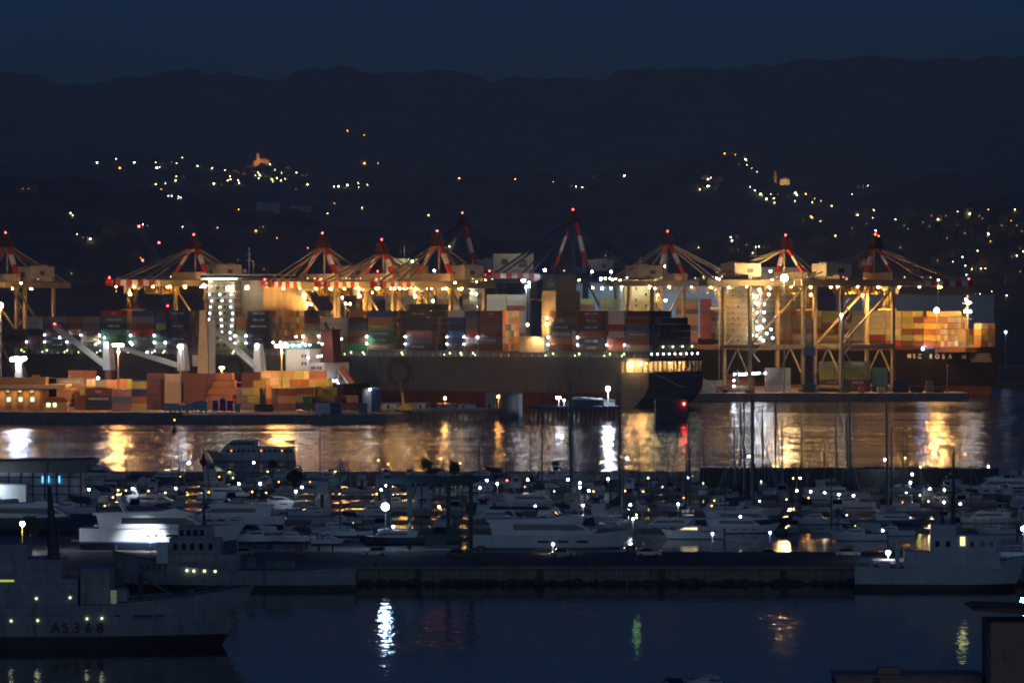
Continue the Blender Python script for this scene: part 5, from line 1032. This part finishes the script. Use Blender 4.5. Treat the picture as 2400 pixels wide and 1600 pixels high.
put(CRw, 10, 990, 1190, 13, 270, 'shrink-wrapped white cruiser framed by the travel lift', 0, 1.8)
put(CRc, 10, 645, 1193, 14, 0, 'white launch with raised bow left of the shrink-wrapped cruiser')
YZ_ = 2.4
def onland(p, bl, px, py, L, hd, label):
    z = YZ_ + 1.3; Y = YZ(py, z - 1); s = L / bl; o = used(p, (XP(px, Y), Y, z), R(hd), s, label, None)
    c = thing('boat_cradle', 'steel cradle under the ' + ' '.join(label.split()[:9]), 'cradle', (XP(px, Y), Y, YZ_), R(hd)); w_ = L * .11
    for x in (-L * .28, L * .12): MB().bar((x, -w_, 0), (x, -w_ * .8, 1.9), .2).bar((x, w_, 0), (x, w_ * .8, 1.9), .2).bar((x, -w_, .1), (x, w_, .1), .25).build('support', rust, c)
    return o
onland(PY24, 24, 385, 1284, 29, 0, 'large white motor yacht glaring in a floodlight on the hardstanding')
onland(PY24b, 24, 535, 1242, 21, 180, 'second big white yacht with a round radar arch behind the floodlit one')
onland(PY24d, 24, 80, 1252, 26, 0, 'dark-hulled motor yacht ashore near the hangar, bow toward the floodlit yacht')
onland(CRc, 10, 160, 1215, 11, 180, 'cabin cruiser with dark canopy ashore in front of the hangar')
onland(CRw, 10, 40, 1232, 13, 0, 'pale cruiser ashore below the hangar floodlight')
onland(CRc, 10, 688, 1282, 8, 180, 'blunt-bowed workboat ashore between the yachts and sailboat hull')
onland(SB, 13, 808, 1268, 10, 180, 'sailing yacht ashore with its tall mast standing left of the dazzling lamp')
onland(PY24d, 24, 915, 1285, 12, 180, 'dark and white motorboat ashore under the travel lift with glinting windscreen')
onland(CR, 10, 770, 1287, 6, 0, 'tiny hull propped ashore beside the sailing yacht keel')
onland(CRw, 10, 600, 1282, 9, 200, 'cream hull ashore behind the white navy tug stern')
# --- sailing yachts, read off by their masts: x, mast top row, waterline row
SM = [(753, 995, 1165, 'b'), (897, 1018, 1150, 'w'), (965, 1035, 1150, 'b'), (1338, 893, 1193, 'w'), (1120, 998, 1140, 'b'), (1178, 1000, 1135, 'b'), (1268, 925, 1168, 'b'), (1245, 1000, 1140, 'b'), (1450, 955, 1205, 'b'), (1535, 1000, 1140, 'b'), (1568, 1035, 1150, 'b'), (1586, 990, 1170, 'b'), (1615, 985, 1225, 'w'),
      (1720, 975, 1160, 'b'), (1733, 945, 1170, 'b'), (1744, 940, 1185, 'b'), (1752, 935, 1210, 'b'), (1762, 930, 1175, 'b'), (1786, 960, 1150, 'b'), (1816, 935, 1160, 'b'), (1832, 985, 1155, 'w'), (1882, 1000, 1200, 'b'), (1926, 1010, 1150, 'b'), (1950, 942, 1155, 'w'), (1985, 975, 1160, 'b'), (1994, 938, 1168, 'b'), (2078, 942, 1208, 'b'), (2100, 1000, 1200, 'w'), (2117, 980, 1150, 'b'), (2124, 1010, 1155, 'b'), (2203, 1040, 1130, 'b'), (2390, 1010, 1130, 'w'),
      (158, 1005, 1160, 'w'), (395, 1010, 1150, 'b'), (250, 1060, 1150, 'b'), (426, 1055, 1145, 'b'), (712, 1075, 1150, 'b'), (668, 1030, 1150, 'b'), (560, 1050, 1140, 'b'), (290, 1100, 1150, 'b'), (1045, 1060, 1140, 'b'), (1400, 1010, 1150, 'b'), (1495, 1040, 1150, 'b'), (1655, 1015, 1145, 'b'), (2250, 1070, 1150, 'b')]
for i, (px, ty, wy, kd) in enumerate(SM):
    Y = YZ(wy, 0); mh = ZP(ty, Y); p = SBw if kd == 'w' else SB; m0 = 20. if kd == 'w' else 18.; s = mh / m0; L = min(16., max(8, mh * .62)) / 13
    used(p, (XP(px, Y) , Y, 0), R(rng.choice((90, 270, 0, 180, 80, 100)) + rng.uniform(-8, 8)), (L, L, s), f'{"white" if kd == "w" else "grey"} {"tall" if mh > 19 else "short"}-masted sailing yacht, {NTH[i % 32]} of the {"main" if i < 32 else "western"} masts seen against the bright water', BG)
# --- all the other berths
occ = [(o.location.x, o.location.y, 7 * o.scale[0] if 'motor_boat' not in o.name else 6) for o in COL.objects if o.get('group') == BG]
ROWS = [(1098, 'outermost'), (1066, 'second'), (1030, 'third'), (990, 'fourth'), (950, 'fifth'), (912, 'sixth'), (876, 'seventh'), (842, 'nearest')]
DK = ['', 'slim ', 'small ', 'broad ', 'weathered ']
for ri, (Y, rn) in enumerate(ROWS):
    x = XP(-60, Y) + rng.uniform(0, 5); n = 0
    while x < XP(2460, Y):
        k = rng.random(); px = x / Y * F + 1200
        if (Y < 910 and x < -66) or (Y < 790 and x < -5) or (Y > 1035 and Y < 1060 and px > 1630) or rng.random() < (.16 if Y > 900 else .42): x += 6; continue
        if any(abs(x - a) < r and abs(Y - b) < 11 for a, b, r in occ): x += 4; continue
        if k < .5: p, bl, L, nm = rng.choice(((CR, 10, 9.5, 'hardtop motor boat'), (CRc, 10, 9., 'motor boat with navy canopy'), (CRw, 10, 9., 'motor boat with pale canopy')))
        elif k < .86: p, bl, L, nm = rng.choice(((PY24, 24, 14., 'flybridge yacht'), (PY24b, 24, 15., 'flybridge yacht with navy bimini'), (PY24d, 24, 13, 'dark-hulled yacht')))
        else: p, bl, L, nm = rng.choice(((SB, 13, 10., 'sailing yacht'), (SBw, 13, 10., 'pale-covered sailing yacht')))
        L *= rng.uniform(.85, 1.2); side = rng.random() < .42; hd = rng.choice((0, 180)) if side else rng.choice((90, 270)); wd = L if side else L * .32
        x += wd / 2 + .6; s = L / bl
        used(p, (x, Y + rng.uniform(-2, 2), 0), R(hd + rng.uniform(-7, 7)), (s, s, s * (1 if 'sail' not in nm else rng.uniform(.6, .85))), f'{nm}, {NTH[n]} from the hangar end of the {rn} mooring row', BG); n += 1
        x += wd / 2 + rng.uniform(.4, 2.6)
for i, (Y, rn) in enumerate(ROWS):
    a = XP(-80, Y) if Y > 905 else (-60 if Y > 800 else 0)
    t = tag(MB().box(a, XP(2450, Y), Y + 8, Y + 10, -.3, .55).build('pontoon', conc), f'long floating pontoon along the {rn} mooring row of the marina', 'pontoon', 'pontoons of the marina')
# --- lamps of the marina
def lamp_post(loc, zt, c, s, r, label, power=0, matp=steel):
    z0 = .5 if loc[1] > 905 or (loc[0] > -66 and loc[1] > 780) else 2.4
    if loc[1] < 741: z0 = 2.4
    t = thing('lamp_post', label, 'lamp post', (loc[0], loc[1], z0), 0, 'lamp posts of the marina'); MB().tube((0, 0, 0), (0, 0, zt - z0 - .15), .07, .05, 6).build('pole', matp, t); lamp(t, (0, 0, zt - z0), c, s, r)
    if power: light((loc[0], loc[1] - .5, zt - .1), power, c, .2, spot=165)
    return t
ML = conv('527,422 786,417 1042,414 1237,437,o 1415,387 1495,435,o 490,530 1067,610 243,522,W 593,582,b 1119,264 1503,262,W 700,425,y 670,468,o 880,430,o 980,440,y 430,345,y', 0, 980, 2.528) \
   + conv('25,386 272,407 235,432 773,398 742,423,W 716,447,o 499,449,W 1368,367 1430,387 1487,366,r 1327,411,W 1209,265,o 813,640,b 1086,525,W 80,660,o 783,270,o 725,248,y 60,440,o', 600, 980, 2.528) \
   + conv('93,364,W 331,362 402,382 402,408 682,236 1404,224 570,358 807,353,g 1042,352,b 455,429 483,432,o 137,520 421,515 701,512 985,507 397,597 717,595 1354,583 1188,683 1198,487,o 1183,517,o 777,433,o 1466,490,g 250,432,o 530,256,o 737,570,G 890,405,y 670,430,o', 1200, 980, 2.528) \
   + conv('693,244 983,210 1306,286,W 1168,214,o 904,287,G 855,331 843,380 190,354 170,429,W 252,434,W 336,440,W 421,450,W 507,457,W 958,417,W 1045,425,W 1043,497,W 1139,507,W 951,491,y 467,572,y 680,664,b 12,676,b 813,235,y 820,440,g 900,455,y 110,480,o 240,470,o 150,355,y', 1800, 980, 2.528)
for i, (px, py, c) in enumerate(ML):
    z = 4.2 if py > 1100 else 7.5
    Y = YZ(py, z)
    if Y > 1118: Y = 1117; z = ZP(py, Y)
    if 906 > Y > 741 and XP(px, Y) < -72: pass
    col = LC[c] if c != 'W' else (1, .82, .62); q = {'w': 70, 'b': 90, 'o': 18, 'y': 14, 'g': 18, 'G': 30, 'W': 50, 'r': 60}[c]
    nm = {'w': 'white', 'b': 'bluish', 'o': 'dim orange', 'y': 'dim yellow', 'g': 'pale green', 'G': 'green', 'W': 'warm white', 'r': 'pink'}[c]
    lamp_post((XP(px, Y), Y), z, col, q, .17 * Y / 1000 * (1.25 if c in 'wbW' else .8), f'{nm} marina lamp, {NTH[i % 40]} in the {["western", "middle", "eastern"][min(2, i // 40)]} part of the harbour', power=(260 if c in 'wb' and i % 2 else 0))
# big lamps
t = lamp_post((XP(903, 744), 744), ZP(1187, 744), (.45, .7, 1), 60, .66, 'dazzling blue-white floodlight beside the green travel lift', 1800, steel)
lamp_post((XP(54, 735), 734), ZP(1227, 734), (.8, .86, 1), 260, .4, 'cold lamp on a yellow lit post at the near left of the yard', 900, yellow)
lamp_post((XP(8, 900), 880), ZP(1146, 880), (.7, .85, 1), 40, .8, 'blue-white floodlight on the pale wall of the hangar', 2500)
lamp_post((XP(352, 735), 735.5), 4.4, (.85, .92, 1), 60, .2, 'low lamp glaring on the flank of the floodlit white yacht', 0)
light((XP(345, 735), 734.5, 5.), 3200, (.85, .92, 1), .2, (XP(338, 740), 741, 3.4), 90)
lamp_post((XP(2073, 722), 715), ZP(1295, 715), (.9, .92, 1), 110, .36, 'bright white lamp at the stern of the grey patrol ship', 1200)
lamp_post((XP(1296, 735), 733), 4.0, (1, .8, .5), 60, .2, 'small warm lamp lighting the mole below the long yacht', 160)
lamp_post((XP(1492, 712), 712), 9.6, (.4, 1, .2), 22, .11, 'green navigation lamp on the mole mirrored in the basin', 0)
lamp_post((XP(1317, 1100), 1100), 11, WHITE, 90, .3, 'tall white lamp with a lit post at the low breakwater', 300, white)
lamp_post((XP(1033, 1100), 1100), 5.5, LC['y'], 14, .2, 'short golden lamp post before the bright water', 60, yellow)
lamp_post((XP(2394, 735), 732), ZP(1238, 732), (.35, .6, 1), 160, .38, 'blue lamp at the right picture edge above the patrol ship bow', 500)
# ================================================================ travel lift
Y = 752; t = thing('travel_lift', 'dark green travel lift gantry on four tall legs at the yard edge', 'boat lift', (XP(1006, Y), Y, 2.4)); zt = ZP(1122, Y) - 2.4
lx = [XP(p, Y) - XP(1006, Y) for p in (961, 1050, 1104, 908)]
for x, y in ((lx[0], -4), (lx[2], -4), (lx[1], 6), (lx[3], 6)):
    k = MB().bar((x, y, 1.2), (x, y, zt - .6), .75, .75).build('leg', teal, t); MB().tube((x - .35, y, .6), (x + .35, y, .6), .6, n=12).build('wheel', black, k)
m = MB().box(lx[3] - 1.5, lx[2] + .5, -4.5, -3.5, zt - .7, zt + .35).box(lx[3] - 1, lx[2] + .5, 5.5, 6.5, zt - .7, zt + .35).box(lx[2] - .2, lx[2] + .5, -3.5, 5.5, zt - .5, zt + .2).box(lx[3] - .5, lx[3] + .3, -3.5, 5.5, zt - .5, zt + .2); m.build('top_frame', teal, t)
m = MB().box(lx[0], lx[2], -4.3, -3.7, 1.2, 2.1).box(lx[3], lx[1], 5.7, 6.3, 1.2, 2.1).box(lx[1] - .1, lx[1] + 2.2, -3.2, -1.5, .6, 3.4); m.build('lower_frame', teal, t)
m = MB(); 
for x in (lx[0] + 2, lx[2] - 1.5): m.path([(x, -3.4, zt - .6), (x, -1.8, 3.4), (x, 2.8, 3.2), (x, 5.3, zt - .6)], .07)
m.build('lifting_sling', canvas, t)
# ================================================================ hangar at the left
Y = 888; t = thing('hangar', 'open white hangar with broad dark flat roof at the left of the yard', 'hangar', (XP(85, Y), Y, 2.4)); zt = ZP(1106, Y) - 2.4; xa, xb = XP(-60, Y) - XP(85, Y), XP(186, Y) - XP(85, Y)
wa = MB().box(xa, xb, .4, 12, 0, zt).build('wall', dwhite, t)
MB().prof([(xa - 2, zt), (xb + 1.2, zt), (xb + 3.2, zt + 2.6), (xa - 2, zt + 2.2)], 9).build('roof', mat('hangar_roof', (.12, .13, .12), .6), t, (0, 6, 0))
m = MB()
for i in range(9): x = xa + 2 + i * 2.5; m.box(x, x + .3, 0, .38, 0, zt)
for z in (zt * .18, zt * .4, zt * .62, zt * .85): m.box(xa, xb, .05, .36, z, z + .25)
m.build('frame', navy, wa)
m = MB()
for px in (100, 114, 139): x = XP(px, Y) - XP(85, Y); m.box(x - .13, x + .13, -.1, -.02, zt * .72, zt * .9)
m.build('window', emit((.1, .5, 1), 2.2), wa)
Y = 860; t = thing('pale_shed', 'pale shed wall flooded by the blue-white lamp at the picture edge', 'shed', (XP(18, 875), 886.5, 2.4)); MB().box(-6, 2.8, -3, 0, 0, 5.4).build('wall', white, t); MB().box(-6.2, 3, -3.2, .2, 5.4, 5.7).build('roof', grey, t)
# ================================================================ mole furniture
m = MB(); rail(m, [(-20, 737, 2.4), (140, 737, 2.4)], 1.1, .03, 3); t = tag(m.build('mole_railing', steel), 'thin steel railing along the inner edge of the mole', 'railing')
for i in range(9):
    x = -22 + i * 17; t = tag(MB().tube((x, 690.6, 2.8), (x, 690.6, 3.2), .2).tube((x, 690.6, 3.2), (x, 690.6, 3.3), .32).build('bollard', black), f'black mooring bollard, {NTH[i]} along the mole edge from the tug stern', 'bollard', 'bollards on the mole edge')
for i, (px, c) in enumerate([(1128, 'O'), (1478, 'O'), (700, 'B'), (1990, 'S')]):
    t = thing('utility_cabinet', f'{CN[c]} utility cabinet on the mole, {["in front of the travel lift", "near the green lamp", "behind the tug stern", "by the patrol ship stern"][i]}', 'cabinet', (XP(px, 728), 728, 2.4)); MB().box(-.7, .7, -.4, .4, .1, 1.5).box(-.75, .75, -.45, .45, 1.5, 1.58).build('body', [rust, rust, brown, dgrey][i], t); MB().box(-.3, .3, -.43, -.405, .3, 1.3).build('door', grey, t)
for i in range(11):
    x = -60 + i * 17 + rng.uniform(-3, 3); Yc = 722 + rng.uniform(-4, 6); t = thing('parked_car', f'{["dark", "silver", "white"][i % 3]} car parked on the mole, {NTH[i]} from the yard end', 'car', (x, Yc, 2.4), R(rng.choice((0, 180))), 'cars parked on the mole')
    if i > 0 and 0: pass
    b = MB().prof([(-2.1, .35), (2.15, .35), (2.15, .75), (1.2, .9), (-1.9, .95), (-2.1, .8)], .85).build('body', carpaint, t); b.color = [(.03, .03, .04, 1), (.3, .31, .33, 1), (.6, .6, .6, 1)][i % 3]
    MB().prof([(-1.6, .95), (1.05, .9), (.4, 1.42), (-1.1, 1.42)], .72).build('cabin', glass, t)
    for xx in (-1.3, 1.35):
        for yy in (-.8, .8): MB().tube((xx, yy - .1, .32), (xx, yy + .1, .32), .32, n=10).build('wheel', black, t)
# ================================================================ navy ships
def shift(h, dx, dy=0): X = MB(); X.v = [(x + dx, y + dy, z) for x, y, z in h.v]; X.f = h.f; X.m = h.m; return X
def ports(par, pts, s=6): 
    for x, y, z in pts: link('porthole_lamp', MB().tube((x, y, z), (x, y + (.06 if y > 0 else -.06), z), .15, n=8).mesh('porthole_lamp', emit((.95, 1, .5), s)), par)
Y = 566; L = 58; xb = XP(598, Y); t = thing('navy_ship', 'grey navy ship A5368 lying nearest at the left edge', 'navy ship', (xb - L, Y, 0))
h = hull(L, 11, 5.3, draft=3, sheer=2.6, rake=6, stern=.9, tap=.42, full=1.9, boot=1.5, flare=.35, stations=26, z_lv=6); h.build('hull', [navalgrey, black, dgrey], t)
letters('A', 1.9, numpaint, t, (XP(140, Y) - xb + L, -5.53, 2.6), 0, .04, 'hull_number')
for i, c in enumerate('5368'): letters(c, 1.9, numpaint, t, (XP(163 + i * 27, Y) - xb + L, -5.53, 2.6), 0, .04, 'hull_number')
lx_ = lambda px: XP(px, Y) - xb + L
s = MB().box(lx_(-250), lx_(190), -4.6, 4.6, 5.3, 9).box(lx_(-180), lx_(150), -4, 4, 9, 11.5).box(lx_(-60), lx_(70), -3, 3, 11.5, 13.4); so = s.build('superstructure', navalgrey, t)
MB().box(lx_(195), lx_(262), -3.6, 3.6, 5.5, 10.2).box(lx_(270), lx_(300), -2, 2, 5.6, 7.4).build('bridge_block', navalgrey, t)
g = MB(); [g.box(lx_(p), lx_(p + 8), -4.66, -4.6, 7, 7.8) for p in (20, 50, 150, 170)]; [g.box(lx_(p), lx_(p + 16), -3.66, -3.6, 8.4, 9.6) for p in (198, 236)]; g.build('window', glass, so)
m = MB().tube((lx_(126), 0, 11), (lx_(116), 0, 21), .9, .22).bar((lx_(120), -2.5, 17), (lx_(120), 2.5, 17), .2).bar((lx_(118), 0, 18), (lx_(150), 0, 13), .15).tube((lx_(112), 0, 19), (lx_(112), 0, 25), .07); m.build('mast', dgrey, t)
m = MB().tube((lx_(330), 0, 6), (lx_(330), 0, 9.5), .35).bar((lx_(330), 0, 9), (lx_(400), 0, 6.8), .3).box(lx_(350), lx_(395), -2.5, 2.5, 5.8, 6.7).box(lx_(440), lx_(455), -1, 1, 6.4, 7.3); m.build('deck_gear', dgrey, t)
r = MB(); rail(r, [(lx_(270), -5.3, 5.5), (lx_(420), -4.6, 6.2), (lx_(560), -1.4, 7.6)], 1, .03, 2); rail(r, [(lx_(-250), -4.5, 11.5), (lx_(150), -4, 11.5)], 1, .03, 2); r.build('railing', navalgrey, t)
g = MB(); [g.box(lx_(a), lx_(b), -5.2, -5.12, 4.1, 4.35) for a, b in ((278, 290), (322, 342), (346, 366), (372, 390))]; g.build('scupper', black, t)
MB().box(lx_(266), lx_(280), -4.2, -4.1, 5.4, 7.5).build('door_light', emit((.6, .75, .5), .12), t)
ports(t, [(lx_(95 / 2.528), -5.54, ZP(1447, Y)), (lx_(251 / 2.528), -5.54, ZP(1446, Y)), (lx_(540 / 2.528), -5.5, ZP(1442, Y)), (lx_(627 / 2.528), -5.46, ZP(1441, Y)), (lx_(239 / 2.528), -4.7, ZP(1396, Y)), (lx_(437 / 2.528), -4.7, ZP(1394, Y))], 1.8)
MB().box(lx_(8), lx_(42), -4.7, -4.62, ZP(1357, Y), ZP(1353, Y)).build('lit_window', emit((.8, .9, .2), .5), t)
Y = 679; L = 39; t = thing('navy_tug', 'white-grey navy tug A5324 moored bow left along the mole', 'navy ship', (XP(835, Y), Y, 0), math.pi)
h = hull(L, 9.5, 3.1, draft=3, sheer=3., rake=4, stern=.85, tap=.45, full=1.9, boot=.8, flare=.35, stations=24, z_lv=6); h.build('hull', [navalgrey, black, dgrey], t)
lx_ = lambda px: XP(835, Y) - XP(px, Y)
for i, c in enumerate('A5324'): x = lx_(336 + i * 14); xs = x; letters(c, 1.25, numpaint, t, (x, 4.55 - max(0, (x - 21)) ** 1.75 * .02, 3.6), math.pi, .03, 'hull_number')
s = MB().box(lx_(560), lx_(385), -3.6, 3.6, 3.1, 5.6).box(lx_(520), lx_(400), -3, 3, 5.6, 8).box(lx_(500), lx_(420), -2.4, 2.4, 8, 10); so = s.build('superstructure', navalgrey, t)
g = MB(); [g.box(lx_(p + 9), lx_(p), 3.0, 3.06, 6.3, 7.3) for p in (410, 430, 450, 470, 492)]; [g.box(lx_(p + 9), lx_(p), 2.4, 2.46, 8.5, 9.4) for p in (424, 440, 456, 472)]; g.build('window', glass, so)
MB().tube((lx_(478), 0, 9), (lx_(478), 0, 15.5), .3, .12).bar((lx_(478), -1.6, 12), (lx_(478), 1.6, 12), .12).tube((lx_(440), 0, 8), (lx_(478), 0, 14), .04).tube((lx_(520), 0, 5), (lx_(478), 0, 14), .04).build('mast', dgrey, t)
MB().box(lx_(398), lx_(372), 2.2, 4, 4.2, 7.4).build('life_raft_cover', white, t); MB().prof([(lx_(560), 3.2), (lx_(530), 3.2), (lx_(532), 7.6), (lx_(555), 7.6)], 1.2).build('funnel', navy, t)
MB().box(lx_(690), lx_(625), -2, 3, 3.2, 4.2).box(lx_(600), lx_(580), -1, 1, 3.2, 5).build('deck_gear', green, t); r = MB(); rail(r, [(lx_(820), 4, 3.3), (lx_(560), 4.6, 3.2), (lx_(400), 4.4, 3.9)], .9, .03, 2); r.build('railing', navalgrey, t)
ports(t, [(lx_(1121 / 2.528), 4.7, ZP(1332, Y)), (lx_(1161 / 2.528), 4.7, ZP(1333, Y)), (lx_(1224 / 2.528), 4.74, ZP(1333, Y)), (lx_(1287 / 2.528), 4.74, ZP(1334, Y))], 6)
Y = 679; L = 27.5; t = thing('patrol_ship', 'grey patrol ship with high mast moored at the right of the mole', 'navy ship', (XP(2003, Y), Y, 0), R(-4))
h = hull(L, 8, 3.4, draft=3, sheer=2.2, rake=3.5, stern=.85, tap=.4, full=1.9, boot=.9, flare=.3, stations=22, z_lv=6); h.build('hull', [dwhite, black, dgrey], t)
lx_ = lambda px: XP(px, Y) - XP(2003, Y)
s = MB().box(lx_(2118), lx_(2340), -3.2, 3.2, 3.4, 6).box(lx_(2180), lx_(2330), -2.8, 2.8, 6, 8.6).box(lx_(2180), lx_(2238), -2.9, 2.9, 8.6, 10.3); so = s.build('superstructure', dwhite, t)
g = MB(); [g.box(lx_(p), lx_(p + 10), -2.86, -2.8, 6.8, 7.7) for p in (2190, 2215, 2270, 2295, 2315)]; g.box(lx_(2010), lx_(2040), -3.6, -3.5, 3.8, 4.3); g.build('window', glass, so)
MB().box(lx_(2248), lx_(2259), -2.9, -2.82, 7, 8.4).build('lit_window', emit((.95, 1, .4), 1.1), so)
MB().tube((lx_(2232), 0, 9), (lx_(2235), 0, ZP(1055, Y)), .38, .12).bar((lx_(2234), -1.8, 15), (lx_(2234), 1.8, 15), .15).bar((lx_(2215), 0, 17.5), (lx_(2250), 0, 17.5), .12).tube((lx_(2210), 0, 9.5), (lx_(2205), 0, 13), .4, .15).build('mast', dgrey, t)
MB().box(lx_(2015), lx_(2045), -2.6, 2.6, 3.4, 4.9).box(lx_(2098), lx_(2108), -1, 1, 3.4, 6.6).box(lx_(2060), lx_(2085), -2, 2, 3.4, 4).build('deck_gear', dwhite, t); r = MB(); rail(r, [(.3, -3.2, 3.6), (lx_(2120), -3.9, 3.4)], 1, .03, 2); r.build('railing', dwhite, t)
# excursion boat out on the bay
Y = 1233; t = thing('excursion_boat', 'white two-deck excursion boat anchored on the bay before the west quay', 'passenger boat', (XP(588, Y), Y, 0), R(182)); L = 26.
h = hull(L, 6, 1.9, draft=1, sheer=1.2, rake=3, stern=.9, tap=.4, full=1.9, boot=.2, flare=.3, stations=18); shift(h, -13).build('hull', [dwhite, navy, dgrey], t)
so = MB().box(-12.5, 7.5, -2.6, 2.6, 1.9, 3.9).prof([(7.5, 1.9), (9.5, 2.2), (7.5, 3.9)], 2.5).build('saloon', dwhite, t); MB().box(-13, 8, -2.8, 2.8, 3.92, 4.12).build('upper_deck', dwhite, t)
g = MB()
for i in range(13): g.box(-12 + i * 1.5, -11 + i * 1.5, 2.6, 2.66, 2.6, 3.4)
for i in range(7): g.box(-1 + i * 1.05, -.2 + i * 1.05, 1.7, 1.76, 4.7, 5.5)
g.build('window', glass, so)
MB().prof([(-2, 4.15), (8, 4.15), (5.5, 5.9), (-2, 5.9)], 1.7).box(-5, 5.6, -2, 2, 5.92, 6.05).build('wheelhouse', dwhite, t); r = MB(); rail(r, [(-12.8, 2.6, 4.1), (-2, 2.6, 4.1)], 1, .03, 1.5); rail(r, [(8, 2.4, 2.4), (12.6, .3, 3)], .9, .03, 1.5); r.tube((2, 0, 6), (2, 0, 9.2), .08).build('railing', steel, t)
MB().prof([(-12.5, 4.7), (-12.9, 6), (-9, 6)], .15).build('stern_flag', navy, t)
for x, c in ((-9, LC['o']), (-3, LC['o']), (5.5, LC['o'])): lamp(t, (x, 2.8, 3.1), c, 3, .2)
# buoys
for i, (px, py) in enumerate([(409, 1012), (477, 1084)]):
    Y = YZ(py, 0); t = thing('buoy', ['black channel buoy with a red-orange light near the west quay', 'small dark buoy left of the excursion boat bow'][i], 'buoy', (XP(px, Y), Y, 0)); MB().tube((0, 0, -.5), (0, 0, .8), 1.1, 1.).tube((0, 0, .8), (0, 0, 3.2), .6, .15).build('float', black, t); MB().ball((0, 0, 3.5), .3).build('topmark', black, t)
    if i == 0: lamp(t, (0, 0, 4.3), (1, .3, .05), 14, .22)
# trees around the marina
lf = MB()
def tree(px, Y, h, label, z0):
    t = thing('tree', label, 'tree', (XP(px, Y), Y, z0)); MB().tube((0, 0, 0), (0, 0, h * .5), .22, .12).tube((0, 0, h * .4), (h * .15, .2, h * .75), .1, .05).tube((0, 0, h * .4), (-h * .15, -.2, h * .72), .1, .05).build('trunk', bark, t)
    m = MB(); cl = [(rng.gauss(0, h * .2), rng.gauss(0, h * .2), h * .7 + rng.gauss(0, h * .13), h * rng.uniform(.12, .2)) for _ in range(9)]
    for _ in range(620):
        c = rng.choice(cl); d = Vector((rng.gauss(0, 1), rng.gauss(0, 1), rng.gauss(0, 1))).normalized() * c[3] * rng.uniform(.6, 1.1); p = Vector(c[:3]) + d; a = Vector((rng.gauss(0, 1), rng.gauss(0, 1), rng.gauss(0, 1))).normalized() * .28; b = a.orthogonal().normalized() * .2; m.add([p - a, p + b, p + a, p - b], [(0, 1, 2, 3)])
    m.build('crown', leaf, t, fix=False)
for i, (px, Y, h) in enumerate([(690, 1020, 4.6), (1000, 1080, 5), (1065, 1082, 4.4), (640, 1117, 3), (1300, 1116, 2.6), (70, 760, 5)]):
    tree(px, Y, h, f'dark bushy tree {["right of the excursion boat", "behind the travel lift beam", "behind the travel lift, the lower", "smallest, near the excursion boat stern", "by the tall white lamp", "beside the yellow lit lamp post in the yard", "in the middle of the low breakwater", "left of the excursion boat", "under the two golden lamps"][i]}', 1.2 if Y > 1000 else 2.4)
# foreground roofs at the lower right
Y = 470; t = thing('waterfront_house', 'pink house with dark tiled eaves and a shuttered window at the lower right corner', 'house', (XP(2360, Y), Y, 0)); zt = ZP(1458, Y)
wa = MB().box(XP(2322, Y) - XP(2360, Y), 12, 0, 9, -2, zt).build('wall', pink, t); MB().prof([(XP(2280, Y) - XP(2360, Y), zt + 1.4), (13, zt + .1), (13, zt + 1.1), (XP(2300, Y) - XP(2360, Y), zt + 1.7)], 5.6).build('roof', tile, t, (0, 4.5, 0))
MB().box(-.45, .75, -.08, -.02, zt - 4.3, zt - 2.9).build('window', glass, wa); MB().box(XP(2314, Y) - XP(2360, Y), XP(2321, Y) - XP(2360, Y), -.2, 0, -1, zt - 1).build('drainpipe', dgrey, wa)
slab('near_quay', [(XP(1740, 500), 478), (60, 478), (60, 400), (XP(1740, 500), 400)], -5, 1.6)
for i, (a, b, Y, top, mt_, lb) in enumerate([(1960, 2300, 476, 1586, pink, 'long low reddish roofline at the bottom edge')]):
    t = thing('waterfront_shed', lb, 'shed', (XP((a + b) / 2, Y), Y, 1.6)); w_ = (b - a) / 2 * Y / F; zz = ZP(top, Y) - 1.6; MB().box(-w_, w_, 0, 7, 0, zz).build('wall', mt_, t); MB().box(-w_ - .3, w_ + .3, -.3, 7.3, zz, zz + .2).box(-w_ * .4, -w_ * .1, 2, 4, zz + .2, zz + .9).build('roof', pink, t); MB().box(-w_ * .5, -w_ * .5 + .9, -.06, -.01, .2, 1.9).build('door', dgrey, t)
put(CRw, 10, 1650, 1606, 4.5, 180, 'small pale cabin boat cut by the bottom edge'); put(CRc, 10, 1560, 1620, 5, 170, 'dark covered dinghy cut by the bottom edge beside the pale cabin boat')
# ================================================================ evening haze
hz, n, l, b = nt('haze'); n.remove(b)
v = n.new('ShaderNodeVolumePrincipled'); v.inputs['Color'].default_value = (.9, .95, .95, 1); v.inputs['Density'].default_value = 8.5e-5; v.inputs['Anisotropy'].default_value = -.1
l.new(v.outputs[0], n['Material Output'].inputs['Volume'])
tag(MB().box(-6000, 6000, -600, 10800, -10, 640).build('haze', hz), kind='stuff')
C.volume_step_rate = 1; C.volume_max_steps = 8; C.volume_bounces = 0
